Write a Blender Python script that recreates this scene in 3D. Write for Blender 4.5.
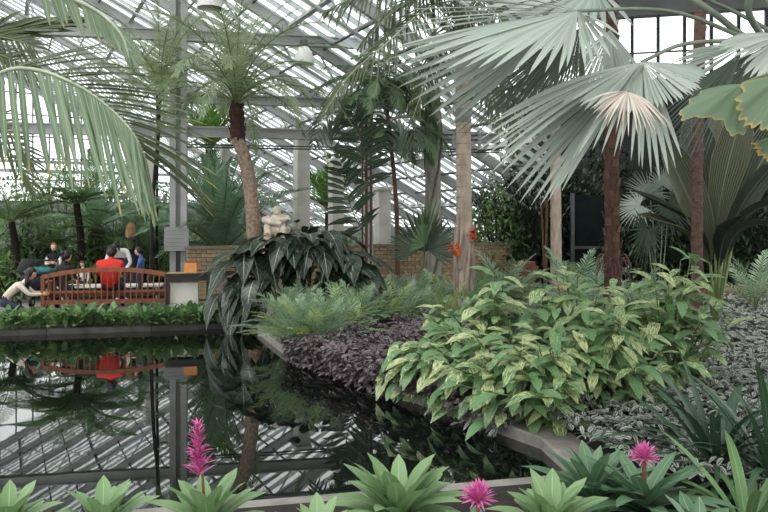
import bpy, math, random
import numpy as np
from mathutils import Vector, Matrix

random.seed(7); RNG = np.random.default_rng(7)
scene = bpy.context.scene
for o in list(bpy.data.objects):
    bpy.data.objects.remove(o)
COL = scene.collection

# ------------------------------------------------------------------ camera, sky, light, exposure
F = 747.0; HC = 1.9; YH = 222.0
cam_data = bpy.data.cameras.new('camera'); cam = bpy.data.objects.new('camera', cam_data); COL.objects.link(cam)
cam.location = (0, 0, HC); cam.rotation_euler = (math.radians(90), 0, 0)
cam_data.sensor_width = 36; cam_data.lens = 36 * F / 768
cam_data.shift_y = -(256 - YH) / 768
cam_data.clip_end = 400
scene.camera = cam
world = bpy.data.worlds.new('overcast_sky'); scene.world = world; world.use_nodes = True
bg = world.node_tree.nodes['Background']
bg.inputs['Color'].default_value = (1.0, 0.985, 0.97, 1); bg.inputs['Strength'].default_value = 3.1
sun_d = bpy.data.lights.new('sun', 'SUN'); sun = bpy.data.objects.new('sun', sun_d); COL.objects.link(sun)
sun_d.energy = 4.6; sun_d.angle = math.radians(35); sun_d.color = (1.0, 0.97, 0.92)
sun.rotation_euler = (math.radians(22), math.radians(-24), 0); sun.location = (-6, -4, 20)
vs = scene.view_settings
vs.view_transform = 'Standard'; vs.look = 'None'; vs.gamma = 1; vs.use_curve_mapping = False; vs.exposure = -0.42

def P(px, py, Y):
    return np.array([(px - 384) * Y / F, Y, HC - (py - YH) * Y / F])
def G(px, py, z=0.2):
    Y = (HC - z) * F / (py - YH)
    return np.array([(px - 384) * Y / F, Y, z])
def GX(px, Y, z=0.2):
    return np.array([(px - 384) * Y / F, Y, z])

# ------------------------------------------------------------------ materials
def lin(c):
    if isinstance(c, str):
        c = [int(c[i:i + 2], 16) / 255 for i in (0, 2, 4)]
    return tuple((x / 12.92 if x <= .04045 else ((x + .055) / 1.055) ** 2.4) for x in c) + (1,)

class NT:
    def __init__(s, m):
        s.m = m; m.use_nodes = True; s.t = m.node_tree; s.t.nodes.clear()
    def n(s, typ, **kw):
        nd = s.t.nodes.new(typ)
        for k, v in kw.items():
            setattr(nd, k, v)
        return nd
    def l(s, a, b):
        s.t.links.new(a, b)
    def val(s, sock, v):
        if hasattr(v, 'links') or isinstance(v, bpy.types.NodeSocket):
            s.l(v, sock)
        else:
            sock.default_value = v
    def math(s, op, a, b=0.0, c=0.0):
        nd = s.n('ShaderNodeMath', operation=op)
        for i, v in enumerate((a, b, c)):
            s.val(nd.inputs[i], v)
        return nd.outputs[0]
    def mix(s, f, a, b):
        nd = s.n('ShaderNodeMix', data_type='RGBA')
        s.val(nd.inputs['Factor'], f); s.val(nd.inputs['A'], a); s.val(nd.inputs['B'], b)
        return nd.outputs['Result']
    def step(s, x, a, b):
        nd = s.n('ShaderNodeMapRange', interpolation_type='SMOOTHSTEP')
        s.val(nd.inputs[0], x); nd.inputs[1].default_value = a; nd.inputs[2].default_value = b
        return nd.outputs[0]
    def noise(s, scale, vec=None, detail=3.0):
        nd = s.n('ShaderNodeTexNoise'); nd.inputs['Scale'].default_value = scale; nd.inputs['Detail'].default_value = detail
        if vec is not None:
            s.l(vec, nd.inputs['Vector'])
        return nd.outputs['Fac']
    def coord(s, which='Object'):
        return s.n('ShaderNodeTexCoord').outputs[which]
    def out(s, sh):
        o = s.n('ShaderNodeOutputMaterial'); s.l(sh, o.inputs['Surface']); return o

MATS = {}
def plain(name, c1, c2=None, rough=.6, scale=6., metal=0., bump=0., spec=.5, stretch=None):
    """solid surface with a noise mottle between two colours"""
    m = bpy.data.materials.new(name); t = NT(m)
    p = t.n('ShaderNodeBsdfPrincipled'); p.inputs['Roughness'].default_value = rough; p.inputs['Metallic'].default_value = metal
    p.inputs['Specular IOR Level'].default_value = spec
    vec = t.coord('Object')
    if stretch:
        mp = t.n('ShaderNodeMapping'); mp.inputs['Scale'].default_value = stretch; t.l(vec, mp.inputs['Vector']); vec = mp.outputs[0]
    f = t.noise(scale, vec, 4)
    oi = t.n('ShaderNodeObjectInfo').outputs['Random']
    f2 = t.math('ADD', t.step(f, .3, .7), t.math('MULTIPLY_ADD', oi, .5, -.25))
    f2.node.use_clamp = True
    t.val(p.inputs['Base Color'], t.mix(f2, lin(c1), lin(c2 or c1)))
    if bump:
        b = t.n('ShaderNodeBump'); b.inputs['Strength'].default_value = bump; b.inputs['Distance'].default_value = .02
        t.l(t.noise(scale * 4, vec, 5), b.inputs['Height']); t.l(b.outputs[0], p.inputs['Normal'])
    t.out(p.outputs[0]); MATS[name] = m
    return m

def leafmat(name, c1, c2, rib=None, ribw=.05, veins=None, nv=9, slope=1.6, veinw=.16, tip=None, edge=None, stripe=None,
            varieg=None, trans=.22, rough=.42, tipstart=.86, spec=.5):
    """leaf: uv.x across, fract(uv.y) along, floor(uv.y) the leaf's number"""
    m = bpy.data.materials.new(name); t = NT(m)
    uv = t.n('ShaderNodeSeparateXYZ'); t.l(t.n('ShaderNodeUVMap').outputs[0], uv.inputs[0])
    x, y = uv.outputs[0], uv.outputs[1]
    along = t.math('FRACT', y); idn = t.math('FLOOR', y)
    oi = t.n('ShaderNodeObjectInfo').outputs['Random']
    wn = t.n('ShaderNodeTexWhiteNoise', noise_dimensions='1D'); t.l(t.math('MULTIPLY_ADD', oi, 97.3, idn), wn.inputs['W'])
    r = wn.outputs['Value']
    ax = t.math('ABSOLUTE', t.math('SUBTRACT', x, .5))
    col = t.mix(r, lin(c1), lin(c2))
    nz = t.noise(9, t.coord('Object'), 2)
    if varieg:
        mp = t.n('ShaderNodeCombineXYZ'); t.l(t.math('MULTIPLY', ax, 14), mp.inputs[0])
        t.l(t.math('ADD', t.math('MULTIPLY_ADD', along, 3.0, t.math('MULTIPLY', ax, -3)), t.math('MULTIPLY', r, 31)), mp.inputs[1])
        nf = t.noise(1.6, mp.outputs[0], 2)
        rr = t.math('MULTIPLY_ADD', r, .22, nf)
        col = t.mix(t.step(rr, .67, .72), col, lin(varieg))
    if stripe:   # two pale bands beside the midrib
        b = t.math('MULTIPLY', t.step(ax, .07, .11), t.math('SUBTRACT', 1, t.step(ax, .33, .40)))
        col = t.mix(b, col, lin(stripe))
    if veins:
        w = t.math('FRACT', t.math('MULTIPLY', t.math('SUBTRACT', along, t.math('MULTIPLY', ax, slope / 3)), nv))
        col = t.mix(t.math('MULTIPLY', t.math('LESS_THAN', w, veinw), .75), col, lin(veins))
    if rib:
        col = t.mix(t.math('SUBTRACT', 1, t.step(ax, ribw * .6, ribw)), col, lin(rib))
    if edge:
        col = t.mix(t.step(t.math('MULTIPLY_ADD', nz, .14, ax), .545, .59), col, lin(edge))
    if tip:
        col = t.mix(t.step(t.math('MULTIPLY_ADD', r, .18, t.math('SUBTRACT', along, .09)), tipstart, tipstart + .1), col, lin(tip))
    p = t.n('ShaderNodeBsdfPrincipled'); p.inputs['Roughness'].default_value = rough
    p.inputs['Specular IOR Level'].default_value = spec
    t.l(col, p.inputs['Base Color'])
    if trans > 0:
        tr = t.n('ShaderNodeBsdfTranslucent'); t.l(col, tr.inputs['Color'])
        ms = t.n('ShaderNodeMixShader'); ms.inputs[0].default_value = trans
        t.l(p.outputs[0], ms.inputs[1]); t.l(tr.outputs[0], ms.inputs[2]); t.out(ms.outputs[0])
    else:
        t.out(p.outputs[0])
    MATS[name] = m
    return m

def glassmat(name, tint, gloss=.12):
    m = bpy.data.materials.new(name); t = NT(m)
    a = t.n('ShaderNodeBsdfTransparent'); a.inputs[0].default_value = tint
    b = t.n('ShaderNodeBsdfGlossy'); b.inputs['Roughness'].default_value = .05
    ms = t.n('ShaderNodeMixShader'); ms.inputs[0].default_value = gloss
    t.l(a.outputs[0], ms.inputs[1]); t.l(b.outputs[0], ms.inputs[2]); t.out(ms.outputs[0])
    MATS[name] = m
    return m

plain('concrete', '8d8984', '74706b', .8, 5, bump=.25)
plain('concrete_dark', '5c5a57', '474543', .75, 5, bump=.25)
plain('soil', '2b2520', '1a1613', .95, 9, bump=.6)
plain('paving', '77736c', '625e58', .85, 3, bump=.2)
plain('steel_grey', 'a9abab', '949696', .55, 2)
plain('steel_pale', 'bfc2c2', 'a9acad', .5, 2)
plain('steel_dark', '3f4345', '2c3032', .5, 4)
plain('white_paint', 'd5d2cb', 'bfbcb4', .6, 2)
plain('wall_dark', '23292a', '161b1b', .7, 2)
plain('wall_pale', '8e9492', '7b8180', .7, 1)
plain('brick', 'a59278', '87735a', .85, 11, bump=.3)
plain('mortar', '6d6052', '584d41', .95, 10)
plain('coping', '7d7468', '645c52', .85, 6, bump=.2)
plain('brick_red', '6e4534', '543327', .9, 10, bump=.3)
plain('teak', '8a4f2e', '6b3a20', .5, 7, stretch=(3, 3, .6))
plain('black_wood', '191919', '0e0e0e', .5, 6)
plain('stone', 'd8cfc0', 'b5a999', .85, 9, bump=.4)
plain('sign_grey', '8f9091', '858687', .5, 1.5)
plain('sign_print', '767778', '6c6d6e', .6, 2)
plain('lamp_white', 'e9e9e6', 'dcdcd8', .35, 2)
plain('rachis_pale', 'a9b29a', '8f9a7d', .5, 5)
plain('rachis_green', '6b7d4c', '55663a', .5, 5)
plain('petiole_grey', '7b8876', '667362', .5, 5)
plain('door_dark', '10191a', '0a1212', .8, 3, spec=.1)
plain('rachis_brown', '5c4030', '463023', .7, 8)
plain('trunk_dark', '2c231d', '1b1512', .95, 14, bump=.8)
plain('trunk_fibre', '4a3026', '2c1d17', .95, 25, bump=1., stretch=(1, 1, .5))
plain('trunk_red', '5f443a', '43302a', .9, 12, bump=.8, stretch=(1, 1, 2.5))
plain('trunk_tan', 'aa9c8e', '86786a', .85, 9, bump=.4, stretch=(1, 1, .4))
plain('trunk_grey', 'a19d93', '6f7266', .85, 7, bump=.5, stretch=(2, 2, .35))
plain('trunk_pattern', '9c8878', '6d5b4e', .85, 16, bump=.6)
plain('trunk_ring', '7c8079', '676a64', .7, 5)
plain('fibre_husk', 'a39688', '70655a', .9, 10, bump=.6, stretch=(2, 2, .25))
plain('vine_grey', '6e6a60', '545147', .9, 8)
plain('skin', 'c99a80', 'c08f76', .5, 3)
plain('skin_light', 'ddb29a', 'd3a58c', .5, 3)
plain('hair_dark', '17120f', '0d0a09', .45, 30)
plain('hair_blond', '9a7748', '6d4f2c', .45, 30, stretch=(1, 1, .15))
plain('hair_red', '9c5a35', '7a4325', .5, 30)
plain('hair_brown', '5b3a26', '452b1c', .5, 30)
plain('cloth_red', 'd8291f', 'c01f18', .8, 5)
plain('cloth_cream', 'd8cdbd', 'c4b8a8', .85, 6)
plain('cloth_black', '18181b', '101013', .85, 6)
plain('cloth_white', 'd9d9d8', 'c6c6c6', .85, 6)
plain('cloth_denim', '3a4a60', '2c394c', .85, 12)
plain('cloth_blue', '4a66a0', '38528a', .85, 8)
plain('cloth_jeans', '2a3246', '20263a', .85, 8)
plain('cloth_teal', '1f6f66', '14385a', .8, 14)
plain('cloth_navy', '16202e', '0e141e', .85, 8)
plain('shoe_white', 'cfcac4', 'bdb8b1', .7, 5)
plain('box_orange', 'd9763a', 'c99a55', .6, 14)
plain('box_red', 'd23a24', 'b92d1a', .6, 4)
plain('box_tan', 'a58a5e', '8b7148', .7, 5)
plain('paper_white', 'd6d4cf', 'c4c2bd', .6, 3)
plain('rubber', '131313', '0d0d0d', .7, 3)
plain('eye_dark', '120d0a', '120d0a', .2, 3)
plain('lips', 'a8645a', 'a05c52', .5, 3)
plain('pink_flower', 'd668a8', 'b8438a', .55, 40)
plain('pink_pale', 'd98fbd', 'c76fa8', .55, 40)
plain('orange_flower', 'e0672a', 'd0501c', .6, 30)
plain('red_flower', 'cc3b2c', 'b82c20', .6, 30)
plain('flower_stem', '8a4a4a', '6e5540', .6, 10)

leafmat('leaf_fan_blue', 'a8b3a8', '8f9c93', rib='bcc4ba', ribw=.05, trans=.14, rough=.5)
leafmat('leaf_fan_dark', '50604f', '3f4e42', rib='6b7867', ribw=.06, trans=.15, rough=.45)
leafmat('leaf_fan_dry', 'ccc0b5', 'b3a499', rib='d9d0c8', ribw=.1, tip='a58a7c', trans=.1, rough=.8, tipstart=.9)
leafmat('leaf_coco', '7b8f72', '627a5d', rib='93a286', ribw=.09, tip='a39a52', trans=.25, tipstart=.92)
leafmat('leaf_coco_dark', '44542f', '333f26', rib='5f6b3c', ribw=.08, tip='7a7a30', trans=.2)
leafmat('leaf_phoenix', 'a3b48e', '86996f', trans=.4)
leafmat('leaf_cycad', '8ba88a', '6b8f70', rib='a5bb9f', ribw=.1, trans=.35, rough=.35)
leafmat('leaf_treefern', '86a565', '6b8d55', trans=.45)
leafmat('leaf_bright', '6f9a3e', '5a8436', trans=.35)
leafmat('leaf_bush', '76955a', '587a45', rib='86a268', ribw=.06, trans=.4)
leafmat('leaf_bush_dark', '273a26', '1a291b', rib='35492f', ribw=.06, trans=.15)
leafmat('leaf_anthurium', '212e23', '19251d', rib='93a389', ribw=.03, veins='74866f', nv=8, slope=1.2, veinw=.07, edge='6f7f69', trans=.08, rough=.33)
leafmat('leaf_fern', '9ab092', '7b987c', trans=.35)
leafmat('leaf_fern_light', 'adc080', '92ab6c', trans=.35)
leafmat('leaf_fishtail_dark', '3e4f3c', '2c3b2e', rib='5c6d54', ribw=.08, trans=.15, rough=.35)
leafmat('leaf_feather', '708d62', '577552', trans=.35)
leafmat('leaf_ginger', '648a5b', '4b724d', rib='7f9a66', ribw=.03, varieg='cfd49a', trans=.22, rough=.38)
leafmat('leaf_purple', '43343c', '2f252b', rib='281d23', ribw=.06, stripe='756a6e', trans=.1, rough=.45)
leafmat('leaf_silver', '35443a', '28352d', rib='28352d', ribw=.05, stripe='9a9f97', trans=.1, rough=.4)
leafmat('leaf_strap', '3f5a42', '2f4834', rib='557055', ribw=.05, trans=.18, rough=.4)
leafmat('leaf_strap_bright', '648552', '4f7044', rib='7d9966', ribw=.05, trans=.25, rough=.4)
leafmat('leaf_bromeliad', '84a073', '6e8e5e', rib='9ab088', ribw=.04, trans=.25, rough=.5)
leafmat('leaf_bromeliad_dark', '5f7f60', '4c6c50', rib='7c9878', ribw=.04, tip='8f8f5a', trans=.2, rough=.45, tipstart=.99)
leafmat('leaf_tail_ragged', '71856b', '61775c', edge='c9b564', tip='b79a50', trans=.25, rough=.45, tipstart=.93)
leafmat('leaf_big_olive', '4d5340', '3d4433', rib='5f654f', ribw=.03, trans=.18, rough=.42)
leafmat('leaf_big_dark', '3a4438', '2a332b', rib='5b6555', ribw=.05, trans=.12, rough=.3)
def frosted(name, col, tr):
    """whitewashed glass: scatters the light it lets through"""
    m = bpy.data.materials.new(name); t = NT(m)
    d = t.n('ShaderNodeBsdfDiffuse'); d.inputs[0].default_value = lin(col); x = t.n('ShaderNodeBsdfTranslucent')
    nz = t.noise(.8, t.coord('Object'), 3); t.l(t.mix(t.step(nz, .3, .7), lin(col), lin('d4dada')), x.inputs[0])
    ms = t.n('ShaderNodeMixShader'); ms.inputs[0].default_value = tr; t.l(d.outputs[0], ms.inputs[1]); t.l(x.outputs[0], ms.inputs[2]); t.out(ms.outputs[0]); MATS[name] = m
frosted('slat_paint', 'c3caca', .75)
glassmat('roof_glass', (.96, .98, .98, 1), .06)
glassmat('pane_glass', (.97, .99, 1, 1), .06)

def water_mat():
    m = bpy.data.materials.new('pool_water'); t = NT(m)
    p = t.n('ShaderNodeBsdfPrincipled'); p.inputs['Base Color'].default_value = (.004, .006, .005, 1)
    p.inputs['Roughness'].default_value = .015; p.inputs['IOR'].default_value = 1.75
    b = t.n('ShaderNodeBump'); b.inputs['Strength'].default_value = .02; b.inputs['Distance'].default_value = .01
    t.l(t.noise(3., t.coord('Object'), 2), b.inputs['Height']); t.l(b.outputs[0], p.inputs['Normal'])
    t.out(p.outputs[0]); MATS['pool_water'] = m
water_mat()

# ------------------------------------------------------------------ mesh collecting
def nrm(a):
    a = np.asarray(a, float)
    return a / np.maximum(np.linalg.norm(a, axis=-1, keepdims=True), 1e-9)

ROOT = {}
class MB:
    def __init__(s):
        s.v = []; s.uv = []; s.f = []; s.fm = []; s.n = 0; s.nleaf = 0
    def add(s, v, f, uv=None, m=0):
        v = np.asarray(v, float).reshape(-1, 3); f = np.asarray(f, int)
        s.v.append(v); s.uv.append(np.zeros((len(v), 2)) if uv is None else np.asarray(uv, float).reshape(-1, 2))
        s.f.append(f + s.n); s.fm.append(np.full(len(f), m)); s.n += len(v)
        return s
    def mesh(s, name, mats, off=None, smooth=True):
        v = np.concatenate(s.v); uv = np.concatenate(s.uv)
        if off is not None:
            v = v - np.asarray(off, float)
        me = bpy.data.meshes.new(name)
        tot = np.concatenate([np.full(len(f), f.shape[1]) for f in s.f])
        idx = np.concatenate([f.ravel() for f in s.f]); fm = np.concatenate(s.fm)
        me.vertices.add(len(v)); me.vertices.foreach_set('co', v.ravel())
        me.loops.add(len(idx)); me.loops.foreach_set('vertex_index', idx.astype(np.int32))
        me.polygons.add(len(tot)); st = np.concatenate([[0], np.cumsum(tot)[:-1]])
        me.polygons.foreach_set('loop_start', st.astype(np.int32))
        me.polygons.foreach_set('material_index', fm.astype(np.int32))
        me.polygons.foreach_set('use_smooth', np.full(len(tot), smooth))
        ul = me.uv_layers.new(name='UVMap'); ul.data.foreach_set('uv', uv[idx].ravel())
        for mt in (mats if isinstance(mats, (list, tuple)) else [mats]):
            me.materials.append(MATS[mt])
        me.update(calc_edges=True)
        return me
    def build(s, name, mats, parent=None, smooth=True, origin=None):
        """links the collected shapes (world coordinates) as one mesh object"""
        if parent is not None:
            off = ROOT.get(parent.name, np.zeros(3))
        else:
            off = np.asarray(origin, float) if origin is not None else np.zeros(3)
        o = bpy.data.objects.new(name, s.mesh(name, mats, off, smooth)); COL.objects.link(o)
        if parent is not None:
            o.parent = parent; ROOT[o.name] = off
        else:
            o.location = off; ROOT[o.name] = off
        return o

def leaves(mb, base, dirs, up, L, W, droop, prof, fold=.12, m=0, wav=0.):
    base = np.atleast_2d(np.asarray(base, float)); N = len(base)
    dirs = nrm(np.broadcast_to(np.asarray(dirs, float), (N, 3))); up = np.broadcast_to(np.asarray(up, float), (N, 3))
    L = np.broadcast_to(np.asarray(L, float), (N,)); W = np.broadcast_to(np.asarray(W, float), (N,)); droop = np.broadcast_to(np.asarray(droop, float), (N,))
    prof = np.asarray(prof, float); S = len(prof); t = np.linspace(0, 1, S)
    pos = base[:, None] + dirs[:, None] * (L[:, None] * t)[..., None]
    pos[..., 2] -= droop[:, None] * L[:, None] * t ** 2
    tan = np.repeat(dirs[:, None], S, 1).copy(); tan[..., 2] -= 2 * droop[:, None] * t; tan = nrm(tan)
    side = np.cross(tan, up[:, None]); bad = np.linalg.norm(side, axis=-1) < .05
    side[bad] = np.cross(tan[bad], np.array([.31, .74, .6])); side = nrm(side)
    nor = np.cross(side, tan)
    w = (W[:, None] * prof)[..., None]
    wv = 0
    if wav:
        wv = nor * (np.sin(t * 17 + base[:, :1] * 50)[..., None] * w * wav)
    v = np.stack([pos - side * w / 2 + nor * fold * w + wv, pos, pos + side * w / 2 + nor * fold * w - wv], 2)   # N,S,3,3
    uv = np.zeros((N, S, 3, 2)); uv[..., 0] = [0, .5, 1]; uv[..., 1] = (np.minimum(t * .995, .995))[None, :, None] + (mb.nleaf + np.arange(N))[:, None, None]
    mb.nleaf += N
    i = np.arange(N)[:, None, None] * S * 3; j = np.arange(S - 1)[None, :, None] * 3; k = np.arange(2)[None, None, :]
    a = i + j + k
    mb.add(v, np.stack([a, a + 1, a + 4, a + 3], -1).reshape(-1, 4), uv, m)
    return mb

def tube(mb, pts, rad, sides=7, m=0, cap=True):
    pts = np.asarray(pts, float); n = len(pts); rad = np.broadcast_to(np.asarray(rad, float), (n,))
    tan = nrm(np.gradient(pts, axis=0))
    ref = np.array([0, 0, 1.]) if abs(tan[0][2]) < .9 else np.array([0, 1., 0])
    ang = np.linspace(0, 2 * math.pi, sides, endpoint=False)
    vs_ = []
    for k in range(n):
        a = ref - tan[k] * ref.dot(tan[k]); a = nrm(a); ref = a; b = np.cross(tan[k], a)
        vs_.append(pts[k] + rad[k] * (np.cos(ang)[:, None] * a + np.sin(ang)[:, None] * b))
    v = np.concatenate(vs_)
    k = np.arange(n - 1)[:, None] * sides; j = np.arange(sides)[None, :]; j2 = (j + 1) % sides
    f = np.stack([k + j, k + j2, k + sides + j2, k + sides + j], -1).reshape(-1, 4)
    uv = np.zeros((len(v), 2)); uv[:, 0] = np.tile(np.arange(sides) / sides, n); uv[:, 1] = np.repeat(np.linspace(0, .99, n), sides)
    mb.add(v, f, uv, m)
    if cap:
        mb.add(v[:sides], [list(range(sides))[::-1]], None, m); mb.add(v[-sides:], [list(range(sides))], None, m)
    return mb

def box(mb, c, h, ax=None, m=0):
    """box at c with half sizes h along the axes ax"""
    ax = np.eye(3) if ax is None else np.asarray(ax, float); c = np.asarray(c, float)
    s = np.array([[x, y, z] for x in (-1, 1) for y in (-1, 1) for z in (-1, 1)], float)
    v = c + (s * np.asarray(h, float)) @ ax
    f = [[0, 1, 3, 2], [4, 6, 7, 5], [0, 4, 5, 1], [2, 3, 7, 6], [0, 2, 6, 4], [1, 5, 7, 3]]
    mb.add(v, f, None, m)
    return mb

def bar(mb, p, q, w, h, up=(0, 0, 1), m=0):
    p = np.asarray(p, float); q = np.asarray(q, float); d = q - p; L = np.linalg.norm(d); x = d / L
    y = nrm(np.cross(np.asarray(up, float), x)); z = np.cross(x, y)
    return box(mb, (p + q) / 2, (L / 2, w / 2, h / 2), (x, y, z), m)

def lathe(mb, prof, c=(0, 0, 0), n=16, m=0):
    c = np.asarray(c, float); prof = np.asarray(prof, float); a = np.linspace(0, 2 * math.pi, n, endpoint=False)
    v = np.stack([prof[:, 0, None] * np.cos(a), prof[:, 0, None] * np.sin(a), np.repeat(prof[:, 1, None], n, 1)], -1) + c
    k = np.arange(len(prof) - 1)[:, None] * n; j = np.arange(n)[None]; j2 = (j + 1) % n
    mb.add(v, np.stack([k + j, k + j2, k + n + j2, k + n + j], -1).reshape(-1, 4), None, m)
    return mb

def ellipsoid(mb, c, r, ax=None, nu=12, nv=8, m=0, fn=None):
    ax = np.eye(3) if ax is None else np.asarray(ax, float)
    th = np.linspace(0, math.pi, nv + 1); ph = np.linspace(0, 2 * math.pi, nu, endpoint=False)
    d = np.stack([np.sin(th)[:, None] * np.cos(ph), np.sin(th)[:, None] * np.sin(ph), np.repeat(np.cos(th)[:, None], nu, 1)], -1)
    v = d * np.asarray(r, float)
    if fn is not None:
        v = fn(d, v)
    v = np.asarray(c, float) + v.reshape(-1, 3) @ ax
    k = np.arange(nv)[:, None] * nu; j = np.arange(nu)[None]; j2 = (j + 1) % nu
    mb.add(v, np.stack([k + j, k + nu + j, k + nu + j2, k + j2], -1).reshape(-1, 4), None, m)
    return mb

def prism(mb, poly, z0, z1, m=0):
    poly = np.asarray(poly, float); n = len(poly)
    v = np.concatenate([np.c_[poly, np.full(n, z0)], np.c_[poly, np.full(n, z1)]])
    mb.add(v, [[i, (i + 1) % n, n + (i + 1) % n, n + i] for i in range(n)], None, m)
    mb.add(v[n:], [list(range(n))], None, m); mb.add(v[:n], [list(range(n))[::-1]], None, m)
    return mb

def curve(pts, n):
    """Catmull-Rom through the points"""
    pts = np.asarray(pts, float)
    if len(pts) == 2:
        return pts[0] + (pts[1] - pts[0]) * np.linspace(0, 1, n)[:, None]
    p = np.concatenate([[2 * pts[0] - pts[1]], pts, [2 * pts[-1] - pts[-2]]])
    u = np.linspace(0, len(pts) - 1 - 1e-6, n); k = u.astype(int); t = (u - k)[:, None]
    a, b, c, d = p[k], p[k + 1], p[k + 2], p[k + 3]
    return .5 * (2 * b + (c - a) * t + (2 * a - 5 * b + 4 * c - d) * t ** 2 + (3 * b - a - 3 * c + d) * t ** 3)

def tag(o, label=None, cat=None, group=None, kind=None):
    for k, v in (('label', label), ('category', cat), ('group', group), ('kind', kind)):
        if v:
            o[k] = v
    return o
def thing(name, loc, label, cat, group=None, rz=0.):
    o = bpy.data.objects.new(name, None); COL.objects.link(o)
    o.location = Vector([float(x) for x in loc]); o.rotation_euler.z = rz; o.empty_display_size = .1
    ROOT[o.name] = np.array(loc, float)
    return tag(o, label, cat, group)
def structure(name, loc=(0, 0, 0)):
    o = bpy.data.objects.new(name, None); COL.objects.link(o); o.location = loc; ROOT[o.name] = np.array(loc, float); o['kind'] = 'structure'
    return o
def inst(name, me, parent, mat):
    """object with shared mesh data; mat is local to the parent"""
    o = bpy.data.objects.new(name, me); COL.objects.link(o); o.parent = parent
    o.matrix_basis = mat
    ROOT[o.name] = None
    return o
def frame(loc, d, up=(0, 0, 1), s=1.):
    """matrix whose local X runs along d with local Z near up"""
    x = nrm(d); up = np.asarray(up, float)
    y = np.cross(up, x)
    if np.linalg.norm(y) < .05:
        y = np.cross((.3, .8, .1), x)
    y = nrm(y); z = np.cross(x, y)
    M = Matrix.Identity(4)
    for i in range(3):
        M[i][0] = x[i] * s; M[i][1] = y[i] * s; M[i][2] = z[i] * s; M[i][3] = float(loc[i])
    return M

LANCE = [.12, .62, .95, 1, .8, .45, .03]
LANCE5 = [.2, .8, 1, .65, .04]
STRAP = [.8, 1, .95, .7, .05]
STRAP8 = [.75, .95, 1, 1, .95, .82, .55, .04]
OVAL = [.1, .7, 1, .97, .7, .05]
NEEDLE = [.8, 1, .7, .05]

def pinnate(mb, pts, n, llen, lwid, ang=60, droop=.2, up=(0, 0, 1), lift=.15, s0=.12, prof=NEEDLE, taper=.45, jit=.08, fold=.1, rad=.012, m_leaf=0, m_stem=1,
            sides=(-1, 1), fork=0., angtip=None, rng=RNG):
    """feather leaf: rachis tube along pts and n leaflets a side"""
    C = curve(pts, 24); tube(mb, C, np.linspace(rad, rad * .25, 24), 5, m_stem, False)
    seg = np.linalg.norm(np.diff(C, axis=0), axis=1); cum = np.concatenate([[0], np.cumsum(seg)]); cum /= cum[-1]
    T = nrm(np.gradient(C, axis=0))
    for sd in sides:
        s = np.linspace(s0, .995, n) + rng.normal(0, .3 / n, n); s = np.clip(s, s0, .999)
        pos = np.stack([np.interp(s, cum, C[:, i]) for i in range(3)], 1)
        tan = nrm(np.stack([np.interp(s, cum, T[:, i]) for i in range(3)], 1))
        S = nrm(np.cross(tan, np.asarray(up, float))) * sd
        U = nrm(np.cross(S, tan) * sd)
        u = (s - s0) / (1 - s0)
        a = np.radians(ang + ((angtip if angtip is not None else ang * .45) - ang) * u + rng.normal(0, jit * 60, n))
        d = np.cos(a)[:, None] * tan + np.sin(a)[:, None] * S + (lift + rng.normal(0, jit, n))[:, None] * U
        Lr = llen * (.45 + .55 * np.sin(np.pi * np.clip(u * .85 + .15, 0, 1)) ** .8) * (1 - taper * u ** 2) * (1 + rng.normal(0, jit, n))
        leaves(mb, pos, d, U, Lr, lwid, droop * (1 + rng.normal(0, .3, n)), prof, fold, m_leaf)
    return mb

def frond_pts(L, e0, e1, n=7):
    e = np.radians(np.linspace(e0, e1, n)); st = L / (n - 1)
    x = np.concatenate([[0], np.cumsum(np.cos(e[:-1]) * st)]); z = np.concatenate([[0], np.cumsum(np.sin(e[:-1]) * st)])
    return np.c_[x, np.zeros(n), z]
def frond_mesh(name, mats, L, e0, e1, n, llen, lwid, **kw):
    mb = MB(); pinnate(mb, frond_pts(L, e0, e1), n, llen, lwid, **kw)
    return mb.mesh(name, mats)
def rotz(loc, a, s=1., tilt=0.):
    return Matrix.Translation([float(x) for x in loc]) @ Matrix.Rotation(a, 4, 'Z') @ Matrix.Rotation(-tilt, 4, 'Y') @ Matrix.Scale(s, 4)

def fan_tips(mb, hub, tips, n, split=.55, droop=.12, fold=.16, m=0, S=11, jit=.02, rng=RNG, up=None, wide=1.1):
    """fan leaf whose segment tips follow a curve in space"""
    hub = np.asarray(hub, float); E = curve(tips, n * 2 + 1); Em = E[1::2]; d = Em - hub; L = np.linalg.norm(d, axis=1); k = 1 + rng.normal(0, jit, n)
    W = np.linalg.norm(E[2::2] - E[:-2:2], axis=1) * split * wide; W = np.clip(W, .6 * np.median(W), 1.8 * np.median(W))
    if up is None:
        up = nrm(np.cross(d[0], d[-1])); up = up if up[1] < 0 else -up
    d = d * k[:, None]; L = L * k; d[:, 2] += droop * L; d += rng.normal(0, jit * .5, (n, 3)) * L[:, None]
    t = np.linspace(0, 1, S); prof = np.where(t < split, t / split, np.maximum(((1 - t) / (1 - split)), 0) ** .6); prof[0] = .02; prof[-1] = .02
    Ld = np.linalg.norm(d, axis=1)
    leaves(mb, np.repeat(hub[None], n, 0), d, up, Ld, W, droop * L / Ld, prof, fold, m)
    return mb

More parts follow.
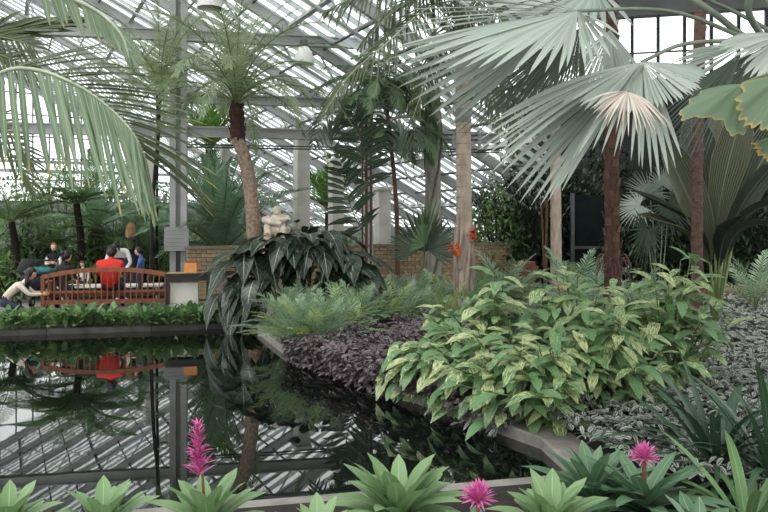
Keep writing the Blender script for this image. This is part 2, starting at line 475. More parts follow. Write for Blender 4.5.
def fan(mb, hub, e1, e2, a0, a1, n, split=.5, droop=.15, lenfn=None, fold=.16, m=0, S=10, jit=.03, rng=RNG, curl=0.):
    """fan leaf: pleated segments from the hub, direction cos(a) e1 + sin(a) e2"""
    e1 = np.asarray(e1, float); e2 = np.asarray(e2, float); nor = nrm(np.cross(e1, e2))
    if nor[2] < 0:
        nor = -nor
    a = np.radians(np.linspace(a0, a1, n)); da = (a[1] - a[0])
    D = lambda q: np.cos(q)[:, None] * e1 + np.sin(q)[:, None] * e2
    k = np.ones(n) if lenfn is None else lenfn(np.linspace(0, 1, n))
    k = k * (1 + rng.normal(0, jit, n))
    d = D(a) * k[:, None]; L = np.linalg.norm(d, axis=1)
    W = np.linalg.norm(D(a + da / 2) - D(a - da / 2), axis=1) * k * split * 1.04
    t = np.linspace(0, 1, S); prof = np.where(t < split, t / split, np.maximum(((1 - t) / (1 - split)), 0) ** .75); prof[0] = .02; prof[-1] = .02
    dd = d / L[:, None] + rng.normal(0, jit * .6, (n, 3)) * .6
    leaves(mb, np.repeat(np.asarray(hub, float)[None], n, 0), dd, nor, L, W, droop * (1 + rng.normal(0, .25, n)), prof, fold, m)
    return mb
# ------------------------------------------------------------------ ground, pool, kerbs
POOL = [(-9., 11.83), (-2.4, 13.4), (-1.40, 10.6), (1.31, 6.25), (1.41, 5.38), (-.74, 4.87), (-9., 3.1)]
mb = MB(); mb.add([[-60, -12, -.5], [60, -12, -.5], [60, 90, -.5], [-60, 90, -.5]], [[0, 1, 2, 3]])
tag(mb.build('ground', 'soil', smooth=False), kind='structure')
mb = MB(); mb.add([[x, y, 0] for x, y in POOL], [list(range(7))])
tag(mb.build('water', 'pool_water', smooth=False), kind='structure')
def off(p, q, w):
    d = nrm(np.array(q) - np.array(p)); return np.array([-d[1], d[0]]) * w
KW = .32
def kerb(name, pts, mat, top=.1, w=KW):
    """concrete edging along the pool, outside of the water line (water on the right of the path)"""
    pts = [np.array(p, float) for p in pts]; out = []
    for i, p in enumerate(pts):
        ns = []
        if i > 0: ns.append(off(pts[i - 1], p, 1))
        if i < len(pts) - 1: ns.append(off(p, pts[i + 1], 1))
        n = nrm(sum(ns)); n = n / max(.5, n.dot(ns[0])); out.append(p + n * w)
    st = structure(name)
    tot = 0
    for i in range(len(pts) - 1):      # cast in lengths with a thin joint between them
        L = np.linalg.norm(pts[i + 1] - pts[i]); k = max(1, round(L / 1.6))
        for j in range(k):
            a, b = j / k, (j + 1) / k
            q = lambda A, t: A[i] + (A[i + 1] - A[i]) * t
            ga = .004 / L if j else 0; gb = .004 / L if j < k - 1 else 0
            m2 = MB(); c = .015
            lo = [q(pts, a + ga), q(pts, b - gb), q(out, b - gb), q(out, a + ga)]
            n2 = off(pts[i], pts[i + 1], c)
            hi = [lo[0] + n2, lo[1] + n2, lo[2] - n2, lo[3] - n2]
            v = [[*p, -.5] for p in lo] + [[*p, top - c] for p in lo] + [[*p, top] for p in hi]
            f = [[r * 4 + s, r * 4 + (s + 1) % 4, r * 4 + 4 + (s + 1) % 4, r * 4 + 4 + s] for r in (0, 1) for s in range(4)] + [[8, 9, 10, 11]]
            m2.add(v, f); m2.build('kerb_block', mat, st, smooth=False)
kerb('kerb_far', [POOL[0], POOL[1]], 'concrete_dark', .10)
kerb('kerb_right', [POOL[1], POOL[2], POOL[3], POOL[4]], 'concrete')
kerb('kerb_near', [POOL[4], POOL[5], POOL[6]], 'concrete')
EX = 14
far_bed = [(-9.6, 12.0), (-2.5, 13.65), (-2.05, 13.6), (1.5, 14.0), (14, 15.5), (14, 50), (-34, 50), (-34, 6.5)]
mb = MB(); prism(mb, far_bed, -.5, .08); tag(mb.build('floor_path', 'paving', smooth=False), kind='structure')
right_bed = [(-2.1, 13.4), (-1.12, 10.7), (1.60, 6.35), (1.7, 5.3), (2.6, 4.0), (14, 4.), (14, 17.5), (6, 17), (1.5, 14.0), (-2.05, 13.6)]
mb = MB(); prism(mb, right_bed, -.5, .09); tag(mb.build('ground_bed_right', 'soil', smooth=False), kind='structure')
near_bed = [(1.7, 5.3), (1.5, 5.2), (-.74, 4.68), (-9, 2.9), (-9, .8), (6, .8), (6, 4.), (2.6, 4.0)]
mb = MB(); prism(mb, near_bed, -.5, .12); tag(mb.build('ground_bed_near', 'soil', smooth=False), kind='structure')
far_soil = [(-30, 17.6), (-4.6, 17.5), (3.4, 20.6), (12, 19), (12, 46), (-30, 46)]
mb = MB(); prism(mb, far_soil, 0, .18); tag(mb.build('ground_bed_back', 'soil', smooth=False), kind='structure')

# ------------------------------------------------------------------ glass roof: s runs down the slope, t along the ridge
CU, SU = math.cos(math.radians(27)), math.sin(math.radians(27)); TP = .507
U3 = np.array([CU, SU, 0]); V3 = np.array([-SU, CU, 0])
RS, RZ = -2.0, 11.0
def rp(s, t, dz=0.):
    z = RZ - TP * abs(s - RS) + dz
    return np.array([CU * s - SU * t, SU * s + CU * t, z])
NR = nrm(np.array([TP * CU, TP * SU, 1.])); NL = nrm(np.array([-TP * CU, -TP * SU, 1.]))
roof = structure('ceiling')
S1, S0, T0, T1 = 16.2, -13.0, -6.0, 44.0
def part(name, mat, parent, fn, smooth=False):
    m2 = MB(); fn(m2); return m2.build(name, mat, parent, smooth)
def clip_right(t):
    """the slope stops where the taller back house begins (to the right)"""
    # X < .2 Y + .3  with X = CU s - SU t, Y = SU s + CU t
    if t < 6: return 9.
    return min(S1, (.2 * CU * t + .3 + SU * t) / (CU - .2 * SU))
t = T0; k = 0
PITCH = .56
while t < T1 - .05:
    s1 = clip_right(t)
    if k % 6 == 0:   # rafter with a truss below
        part('rafter', 'steel_grey', roof, lambda q: bar(q, rp(RS, t, -.14), rp(s1, t, -.14), .12, .26, NR))
        def tr(q):
            tube(q, [rp(RS + .5, t, -.95), rp(s1 - .5, t, -.75)], .045, 6)
            ss = np.arange(RS + .6, s1 - .6, 1.3)
            for i, a in enumerate(ss):
                b = a + .65
                tube(q, [rp(a, t, -.9), rp(b, t, -.2)], .028, 5); tube(q, [rp(b, t, -.2), rp(a + 1.3, t, -.88)], .028, 5)
        part('truss', 'steel_pale', roof, tr, True)
        part('rafter', 'steel_grey', roof, lambda q: bar(q, rp(RS, t, -.14), rp(S0, t, -.14), .12, .26, NL))
    part('shade_slat', 'slat_paint', roof, lambda q: bar(q, rp(RS, t), rp(s1, t), .25, .03, NR))
    part('pane', 'roof_glass', roof, lambda q: bar(q, rp(RS, t + PITCH / 2, .03), rp(s1, t + PITCH / 2, .03), PITCH - .02, .006, NR))
    if k % 2 == 0:
        part('shade_slat', 'slat_paint', roof, lambda q: bar(q, rp(RS, t), rp(S0, t), .32, .03, NL))
        part('pane', 'roof_glass', roof, lambda q: bar(q, rp(RS, t + PITCH, .03), rp(S0, t + PITCH, .03), PITCH * 2 - .02, .006, NL))
    t += PITCH; k += 1
def tmin(s):  # where the slope is not clipped
    t = 6.
    while t < T1 and clip_right(t) < s: t += .25
    return t
for i, s in enumerate(np.arange(RS, S1, .92)):
    tm = tmin(s)
    if tm < T1 - 1:
        big = i % 3 == 0
        part('purlin' if big else 'glazing_bar', 'steel_dark' if not big else 'steel_grey', roof,
             lambda q: bar(q, rp(s, tm if s > 6 else T0, -.08), rp(s, T1, -.08), .10 if big else .045, .14 if big else .06, NR))
for s in np.arange(RS - 2.2, S0, -2.2):
    part('purlin', 'steel_grey', roof, lambda q: bar(q, rp(s, T0, -.08), rp(s, T1, -.08), .1, .12, NL))
part('ridge_beam', 'steel_grey', roof, lambda q: bar(q, rp(RS, T0, .0), rp(RS, T1, .0), .3, .3))

# far gable of panes in a grid
gable = structure('wall_back')
SILL = 3.0
def gp(s, z, d=0.): 
    return np.array([CU * s - SU * (T1 + d), SU * s + CU * (T1 + d), z])
part('base_wall', 'wall_pale', gable, lambda q: box(q, gp((S0 + S1) / 2, SILL / 2, .1), ((S1 - S0) / 2, .1, SILL / 2), (U3, V3, (0, 0, 1))))
DS, DZ = .8, 1.15
for s in np.arange(S0, S1 + .01, DS):
    zt = RZ - TP * abs(s - RS) - .1
    if zt > SILL + .1:
        part('mullion', 'steel_dark', gable, lambda q: bar(q, gp(s, SILL), gp(s, zt), .07, .07, U3))
        z = SILL
        while z < zt - .3:
            sm = s + DS / 2; z2 = min(z + DZ, RZ - TP * abs(sm - RS) - .15)
            if z2 - z > .2:
                part('pane', 'pane_glass', gable, lambda q: box(q, gp(sm, (z + z2) / 2, .03), (DS / 2 - .03, .005, (z2 - z) / 2 - .02), (U3, V3, (0, 0, 1))))
            z += DZ
z = SILL
while z < RZ - .5:
    w = (RZ - .15 - z) / TP
    part('transom', 'steel_dark', gable, lambda q: bar(q, gp(max(S0, RS - w), z), gp(min(S1, RS + w), z), .06, .06))
    z += DZ
for sg, e in ((1, S1), (-1, S0)):
    part('gable_edge', 'steel_grey', gable, lambda q: bar(q, gp(RS, RZ - .2, -.1), gp(e, RZ - .2 - TP * abs(e - RS), -.1), .2, .4))
for zz in (4.6, 5.1):
    part('gable_tie', 'steel_pale', gable, lambda q: bar(q, gp(S0, zz, -.25), gp(9, zz, -.25), .14, .16))
# low eave wall
ew = structure('wall_right_low')
A = rp(S1, 24)[:2]; B = rp(S1, T1)[:2]
part('base_wall', 'wall_pale', ew, lambda q: bar(q, [*A, .85], [*B, .85], .2, 1.7))

# ------------------------------------------------------------------ colonnade: steel column, beams
TH = math.radians(10.6); BU = np.array([math.cos(TH), math.sin(TH), 0]); BV = np.array([-math.sin(TH), math.cos(TH), 0])
CB = P(178.5, 222, 17.8)
def on_row(px, d=0.):
    """point of the column row seen at image column px"""
    k = (px - 384) / F; a = (k * CB[1] - CB[0]) / (BU[0] - k * BU[1]); return CB + BU * a + BV * d
col = structure('column_steel', (CB[0], CB[1], .12))
def ibeam(q, c, z0, z1):
    h = (z1 - z0) / 2; zc = (z0 + z1) / 2
    box(q, [c[0], c[1], zc] - BU * .12, (.07, .17, h), (BU, BV, (0, 0, 1)))
    box(q, [c[0], c[1], zc] + BU * .13, (.07, .17, h), (BU, BV, (0, 0, 1)))
    box(q, [c[0], c[1], zc], (.08, .02, h), (BU, BV, (0, 0, 1)))
part('column_shaft', 'steel_grey', col, lambda q: ibeam(q, CB, .08, 7.9))
part('column_base', 'steel_dark', col, lambda q: box(q, [CB[0], CB[1], .65], (.17, .13, .53), (BU, BV, (0, 0, 1))))
def beam(name, px0, px1, py_at, h, mat='steel_grey', d=.0):
    z = P(178, py_at, 17.8)[2]; a = on_row(px0, d); b = on_row(px1, d); a[2] = b[2] = z
    s = structure(name)
    def fn(q):
        bar(q, a, b, .06, h)
        for e in (-1, 1):
            bar(q, a + [0, 0, e * h / 2], b + [0, 0, e * h / 2], .18, .035)
    part('beam_web', mat, s, fn)
beam('beam_upper', -60, 385, 35.5, .23)
beam('beam_middle', 180, 400, 98, .20)
beam('beam_lower', -60, 500, 131.5, .22)
rail = structure('beam_rail')
for dz in (-.30, -.36):
    a = on_row(185, -.1); b = on_row(500, -.1); a[2] = b[2] = 4.04 + dz
    part('rail', 'steel_dark', rail, lambda q: tube(q, [a, b], .018, 5))
gt = structure('beam_truss')
a = on_row(405, -.12); b = on_row(480, -.12)
for dz in (0.14, .02, -.10, -.22):
    part('chord', 'steel_grey', gt, lambda q: bar(q, [a[0], a[1], 4.02 + dz], [b[0], b[1], 4.02 + dz], .08, .075))
for px in (407, 430, 452, 478):
    c = on_row(px, -.12)
    part('strut', 'steel_grey', gt, lambda q: bar(q, [c[0], c[1], 3.8], [c[0], c[1], 4.2], .07, .07, BU))
# white posts behind the brick wall
for i, (px, w, Y, top) in enumerate(((301.5, 13, 20.5, 4.2), (336, 12, 22.5, 3.7), (382, 13, 23.5, 2.9), (150, 9, 24, 4.5), (225, 8, 25, 4.4))):
    c = GX(px, Y); s = structure('column_white_%d' % (i + 1), (c[0], c[1], .15)); hw = w * Y / F / 2
    part('column_shaft', 'white_paint', s, lambda q: box(q, [c[0], c[1], (top + .15) / 2], (hw, hw, (top - .15) / 2), (U3, V3, (0, 0, 1))))
    part('column_cap', 'white_paint', s, lambda q: box(q, [c[0], c[1], top + .05], (hw * 1.25, hw * 1.25, .05), (U3, V3, (0, 0, 1))))
# tall post behind the fan palms, upper middle
c = GX(368, 18.8); s = structure('column_steel_2', (c[0], c[1], .15))
part('column_shaft', 'steel_grey', s, lambda q: ibeam(q, c, 4.0, 9.0) if False else box(q, [c[0], c[1], 3.2], (.11, .11, 3.0), (BU, BV, (0, 0, 1))))

# ------------------------------------------------------------------ low brick wall
WA = np.array([*GX(186.5, 17.1)[:2], 0]); WB = np.array([*GX(513, 20.3)[:2], 0]); WL = np.linalg.norm(WB - WA)
WX = nrm(WB - WA); WY = np.cross((0, 0, 1), WX)
bw = structure('wall_brick', (WA[0], WA[1], .12))
CH, BL, TOPZ = .096, .225, 1.27
part('mortar_core', 'mortar', bw, lambda q: box(q, WA + WX * WL / 2 + WY * .12 + [0, 0, (TOPZ + .12) / 2], (WL / 2 - .012, .1, (TOPZ - .12) / 2), (WX, WY, (0, 0, 1))))
def brickmesh(L, name):
    q = MB(); c = .006; h = [L / 2 - .006, .055, CH / 2 - .006]
    v = [[x * (h[0] - c), -h[1], z * (h[2] - c)] for x, z in ((-1, -1), (1, -1), (1, 1), (-1, 1))] + [[x * h[0], -h[1] + c, z * h[2]] for x, z in ((-1, -1), (1, -1), (1, 1), (-1, 1))] + [[x * h[0], h[1], z * h[2]] for x, z in ((-1, -1), (1, -1), (1, 1), (-1, 1))]
    f = [[0, 1, 2, 3]] + [[r + s, r + 4 + s, r + 4 + (s + 1) % 4, r + (s + 1) % 4][::-1] for r in (0, 4) for s in range(4)]
    q.add(v, f); return q.mesh(name, 'brick', smooth=False)
full, half = brickmesh(BL, 'brick'), brickmesh(BL / 2, 'brick_half')
Rb = Matrix(((WX[0], WY[0], 0), (WX[1], WY[1], 0), (0, 0, 1))).to_4x4()
zc = TOPZ - CH / 2; row = 0; nbrick = 0
while zc > .62:
    x = 0.
    if row % 2:
        inst('brick', half, bw, Matrix.Translation(Vector(WX * (BL / 4) + WY * .035 + [0, 0, zc - .12])) @ Rb); x = BL / 2
    while x + BL <= WL + .01:
        j = random.uniform(-.004, .004)
        inst('brick', full, bw, Matrix.Translation(Vector(WX * (x + BL / 2) + WY * (.035 + j) + [0, 0, zc - .12])) @ Rb)
        x += BL; nbrick += 1
    zc -= CH; row += 1
q = MB()     # courses below the planting, too low to pick apart
while zc > .1:
    for x in np.arange(BL / 2, WL, BL):
        box(q, WA + WX * x + WY * .04 + [0, 0, zc], (BL / 2 - .006, .05, CH / 2 - .006), (WX, WY, (0, 0, 1)))
    zc -= CH
tag(q.build('lower_bricks', 'brick', bw, False), kind='stuff')
for i in range(9):
    a, b = WL * i / 9 + .004, WL * (i + 1) / 9 - .004
    part('coping_stone', 'coping', bw, lambda q: box(q, WA + WX * (a + b) / 2 + WY * .11 + [0, 0, TOPZ + .035], ((b - a) / 2, .17, .035), (WX, WY, (0, 0, 1))))
# short brick step by the doorway
st = structure('wall_brick_step', tuple(GX(521, 19.2, .12)))
for r in range(3):
    for k in range(3):
        c = GX(521, 19.2) + BU * ((k - 1) * .23 + (r % 2) * .1); 
        part('brick', 'brick_red', st, lambda q: box(q, [c[0], c[1], .62 + r * .1], (.11, .1, .045), (BU, BV, (0, 0, 1))))
part('mortar_core', 'mortar', st, lambda q: box(q, [*(GX(521, 19.26)[:2]), .5], (.36, .08, .38), (BU, BV, (0, 0, 1))))

# ------------------------------------------------------------------ back right house: dark wall, window band, unseen solid ceiling added for shade
RA = np.array([4.5, 27., 0]); RB_ = np.array([22., 22.5, 0]); RX = nrm(RB_ - RA); RY = np.cross((0, 0, 1), RX); RL = np.linalg.norm(RB_ - RA)
wr = structure('wall_right')
part('wall_panel', 'wall_dark', wr, lambda q: box(q, RA + RX * RL / 2 + [0, 0, 3.4], (RL / 2, .15, 3.4), (RX, RY, (0, 0, 1))))
part('wall_head', 'wall_pale', wr, lambda q: box(q, RA + RX * RL / 2 + [0, 0, 9.45], (RL / 2, .2, .45), (RX, RY, (0, 0, 1))))
nw = int(RL / .85)
for i in range(nw + 1):
    c = RA + RX * (i * .85)
    part('mullion', 'steel_dark', wr, lambda q: box(q, c + [0, 0, 7.9], (.05, .08, 1.1), (RX, RY, (0, 0, 1))))
    if i < nw:
        part('pane', 'pane_glass', wr, lambda q: box(q, c + RX * .425 + [0, 0, 7.9], (.375, .006, 1.1), (RX, RY, (0, 0, 1))))
part('transom', 'steel_dark', wr, lambda q: box(q, RA + RX * RL / 2 + [0, 0, 7.75], (RL / 2, .03, .025), (RX, RY, (0, 0, 1))))
# unseen solid slab and joists, added overhead to darken the right background
cr = structure('shading_ceiling_right')
part('shading_slab', 'wall_pale', cr, lambda q: prism(q, [(3.2, 12.5), (24, 12.5), (24, 24), (4.6, 28)], 9.95, 10.2))
for i in range(7):
    part('shading_joist', 'steel_grey', cr, lambda q: box(q, [12, 13.5 + i * 1.9, 9.85], (9 - i * .25, .08, .1)))
# brick edging at the back of the right bed
be = structure('trim_1', tuple(GX(735, 17.2, .09)))
for i in range(16):
    c = GX(690, 17.2) + np.array([i * .235, i * .01, 0])
    part('edging_brick', 'brick_red', be, lambda q: box(q, [c[0], c[1], .3], (.112, .06, .14)))
# doorway glass, dark
dr = structure('door_1', tuple(GX(590, 22., .1)))
a = GX(572, 22.); b = GX(612, 22.)
part('door_leaf', 'door_dark', dr, lambda q: box(q, [(a[0] + b[0]) / 2, 22., 1.4], ((b[0] - a[0]) / 2, .04, 1.3)))
part('door_rail', 'steel_dark', dr, lambda q: box(q, [(a[0] + b[0]) / 2, 21.93, 1.15], ((b[0] - a[0]) / 2, .03, .04)))
for x in (a[0], b[0]):
    part('door_jamb', 'steel_dark', dr, lambda q: box(q, [x, 21.95, 1.4], (.05, .06, 1.35)))
# ------------------------------------------------------------------ bench, table, sign, lamps
BENY = 14.4
def bench():
    c = GX(107.5, BENY, .08); t = thing('garden_bench', c, 'long brown wooden bench with an arched slatted back, turned to the people', 'bench')
    ax = (BU, BV, np.array([0, 0, 1.])); L = 1.17
    W = lambda x, y, z: c + BU * x + BV * y + np.array([0, 0, z - .08])
    top = lambda x: .985 - .13 * (abs(x) / L) ** 2.2
    def arc(q):
        xs = np.linspace(-L - .02, L + .02, 17)
        for a, b in zip(xs[:-1], xs[1:]):
            bar(q, W(a - .004, 0, top(a)), W(b + .004, 0, top(b)), .05, .085)
    part('top_rail', 'teak', t, arc)
    part('lower_rail', 'teak', t, lambda q: bar(q, W(-L, 0, .37), W(L, 0, .37), .045, .08))
    for x in np.linspace(-L + .10, L - .10, 21):
        part('slat', 'teak', t, lambda q: bar(q, W(x, .0, .38), W(x, .0, top(x) - .03), .05, .018, BU))
    for sx in (-1, 1):
        part('leg', 'teak', t, lambda q: bar(q, W(sx * L, 0, .08), W(sx * L, 0, top(L) + .01), .065, .065, BU))
        part('leg', 'teak', t, lambda q: bar(q, W(sx * L, .52, .08), W(sx * L, .52, .72), .065, .065, BU))
        part('armrest', 'teak', t, lambda q: bar(q, W(sx * L, -.02, .72), W(sx * L, .6, .74), .08, .03))
        part('side_rail', 'teak', t, lambda q: bar(q, W(sx * L, 0, .46), W(sx * L, .52, .46), .04, .08))
    part('front_rail', 'teak', t, lambda q: bar(q, W(-L, .52, .46), W(L, .52, .46), .03, .08))
    for y in np.linspace(.09, .5, 5):
        part('seat_slat', 'teak', t, lambda q: bar(q, W(-L, y, .53), W(L, y, .53), .075, .02))
bench()

def low_table():
    c = GX(112, 16.1, .08); t = thing('craft_table', c, 'low white table seen through the bench slats', 'table')
    part('table_top', 'paper_white', t, lambda q: box(q, c + [0, 0, .45], (1.05, .3, .02), (BU, BV, (0, 0, 1))))
    for sx in (-1, 1):
        for sy in (-1, 1):
            part('leg', 'steel_pale', t, lambda q: tube(q, [c + BU * sx * .95 + BV * sy * .25, c + BU * sx * .95 + BV * sy * .25 + [0, 0, .44]], .02, 8), True)
low_table()

TBL = GX(189, 14.7, .08)
def black_table():
    c = TBL; t = thing('side_table', c, 'black wooden table beside the bench under the grey sign', 'table')
    ax = (BU, BV, (0, 0, 1)); hx = .42
    part('table_top', 'black_wood', t, lambda q: box(q, c + [0, 0, .80], (hx, .28, .02), ax))
    part('apron', 'black_wood', t, lambda q: box(q, c + [0, 0, .73] - BV * .25, (hx - .01, .012, .05), ax))
    part('apron', 'black_wood', t, lambda q: box(q, c + [0, 0, .73] + BV * .25, (hx - .01, .012, .05), ax))
    for sx in (-1, 1):
        for sy in (-1, 1):
            part('leg', 'black_wood', t, lambda q: box(q, c + BU * sx * (hx - .035) + BV * sy * .245 + [0, 0, .39], (.033, .033, .39), ax))
    b = thing('storage_box', c - BU * .08 + BV * .05, 'pale grey panel box standing under the black table', 'box')
    q0 = c - BU * .08
    part('body', 'white_paint', b, lambda q: box(q, q0 + [0, 0, .30], (.26, .16, .30), ax))
    part('lid', 'paper_white', b, lambda q: box(q, q0 + [0, 0, .62], (.27, .17, .02), ax))
    m = MB(); box(m, c + [0, 0, .825] - BU * .05, (.36, .2, .006), ax); tag(m.build('table_mat', 'box_tan', origin=c + [0, 0, .82]), 'tan mat lying on the black table', 'mat')
    b = thing('carton', c + BU * .0 + [0, 0, .832], 'small orange printed carton with red end on the black table', 'box')
    part('body', 'box_orange', b, lambda q: box(q, c + BU * .03 + [0, 0, .925], (.12, .07, .094), ax))
    part('end_panel', 'box_red', b, lambda q: box(q, c + BU * .155 + [0, 0, .93], (.006, .072, .099), ax))
    part('top_flap', 'box_red', b, lambda q: box(q, c + BU * .03 + [0, 0, 1.022], (.121, .071, .004), ax))
    for i, (x, y, s, lb) in enumerate(((.06, -.42, .11, 'white paper bag at the foot of the black table, nearest the box'), (.25, -.44, .13, 'crumpled white paper bag at the right foot of the black table'))):
        m = MB(); rg = np.random.default_rng(i)
        def fn(d, v):
            return v * (1 + .18 * np.sin(d[..., :1] * 9 + i) * np.cos(d[..., 1:2] * 7) + .12 * np.sin(d[..., 2:3] * 11))
        p = c + BU * x + BV * y
        ellipsoid(m, p + [0, 0, s * .9], (s * 1.1, s * .7, s), None, 12, 8, 0, fn)
        tag(m.build('paper_bag', 'paper_white', origin=p), lb, 'bag', 'paper bags by the table')
black_table()

def sign():
    c = P(176.5, 239, 17.45); t = thing('notice_board', c, 'plain grey notice panel fixed on the steel column', 'sign')
    part('panel', 'sign_grey', t, lambda q: box(q, c, (.275, .02, .28), (BU, BV, (0, 0, 1))))
    for i in range(5):
        w = .22 - (.07 if i == 4 else .012 * (i % 3))
        part('print_line', 'sign_print', t, lambda q: box(q, c + [0, 0, .19 - i * .09] - BV * .0205 - BU * (.23 - w), (w, .001, .008), (BU, BV, (0, 0, 1))))
    part('bracket', 'steel_dark', t, lambda q: box(q, c + BV * .1, (.1, .08, .2), (BU, BV, (0, 0, 1))))
sign()

def lamp(px, py, Y, label, s=1.):
    c = P(px, py, Y); t = thing('hanging_lamp', c, label, 'lamp', 'bell lamps hanging from the glass roof')
    sA = CU * c[0] + SU * c[1]; zt = RZ - TP * abs(sA - RS) - .1
    r = .25 * s
    part('lamp_shade', 'lamp_white', t, lambda q: lathe(q, [[r, -.22 * s], [r * 1.0, -.18 * s], [r * .85, -.02 * s], [r * .6, .12 * s], [r * .35, .2 * s], [.01, .205 * s], [r * .3, .18 * s], [r * .8, -.02 * s], [r * .96, -.18 * s], [r, -.22 * s]], c, 18), True)
    part('lamp_cap', 'steel_dark', t, lambda q: lathe(q, [[.01, .36 * s], [.09 * s, .35 * s], [.1 * s, .2 * s], [.01, .2 * s]], c, 12), True)
    part('rod', 'steel_grey', t, lambda q: tube(q, [c + [0, 0, .34 * s], [c[0], c[1], zt]], .012, 5))
lamp(304, 55, 17.5, 'white bell lamp hanging in clear view under the upper beam')
lamp(236, 88, 16.5, 'white bell lamp half hidden by the small palm crown')
lamp(32, 43, 19., 'white bell lamp at the far left, upper of the close pair')
lamp(29, 58, 21., 'white bell lamp at the far left, lower of the close pair')
lamp(210, -3, 14.5, 'white bell lamp at the top edge, right of the steel column')

# ------------------------------------------------------------------ people
def seg_dist(p, a, b):
    ab = b - a; t = np.clip(((p - a) @ ab) / max(ab @ ab, 1e-9), 0, 1)
    return np.linalg.norm(p - (a + t[:, None] * ab), axis=1)
STAND = dict(pelvis=(0, 0, .93), waist=(0, 0, 1.08), chest=(0, 0, 1.28), neck=(0, .0, 1.45), headb=(0, .02, 1.53),
             shL=(-.165, 0, 1.385), elL=(-.22, -.02, 1.12), wrL=(-.21, .08, .88), shR=(.165, 0, 1.385), elR=(.22, -.02, 1.12), wrR=(.21, .08, .88),
             hiL=(-.09, 0, .88), knL=(-.10, .02, .48), anL=(-.10, -.02, .08), toL=(-.11, .13, .035), hiR=(.09, 0, .88), knR=(.10, .02, .48), anR=(.10, -.02, .08), toR=(.11, .13, .035))
RADII = dict(pelvis=.135, waist=.115, chest=.135, neck=.052, headb=.05, sh=.062, el=.043, wr=.03, hi=.092, kn=.06, an=.042, to=.038)
BONES = [('pelvis', 'waist', 'belly'), ('waist', 'chest', 'belly'), ('chest', 'neck', 'top'), ('neck', 'headb', 'skin')] + \
        [x for s in 'LR' for x in (('chest', 'sh' + s, 'top'), ('sh' + s, 'el' + s, 'sleeve'), ('el' + s, 'wr' + s, 'fore'), ('pelvis', 'hi' + s, 'bottom'), ('hi' + s, 'kn' + s, 'bottom'), ('kn' + s, 'an' + s, 'bottom'), ('an' + s, 'to' + s, 'shoe'))]
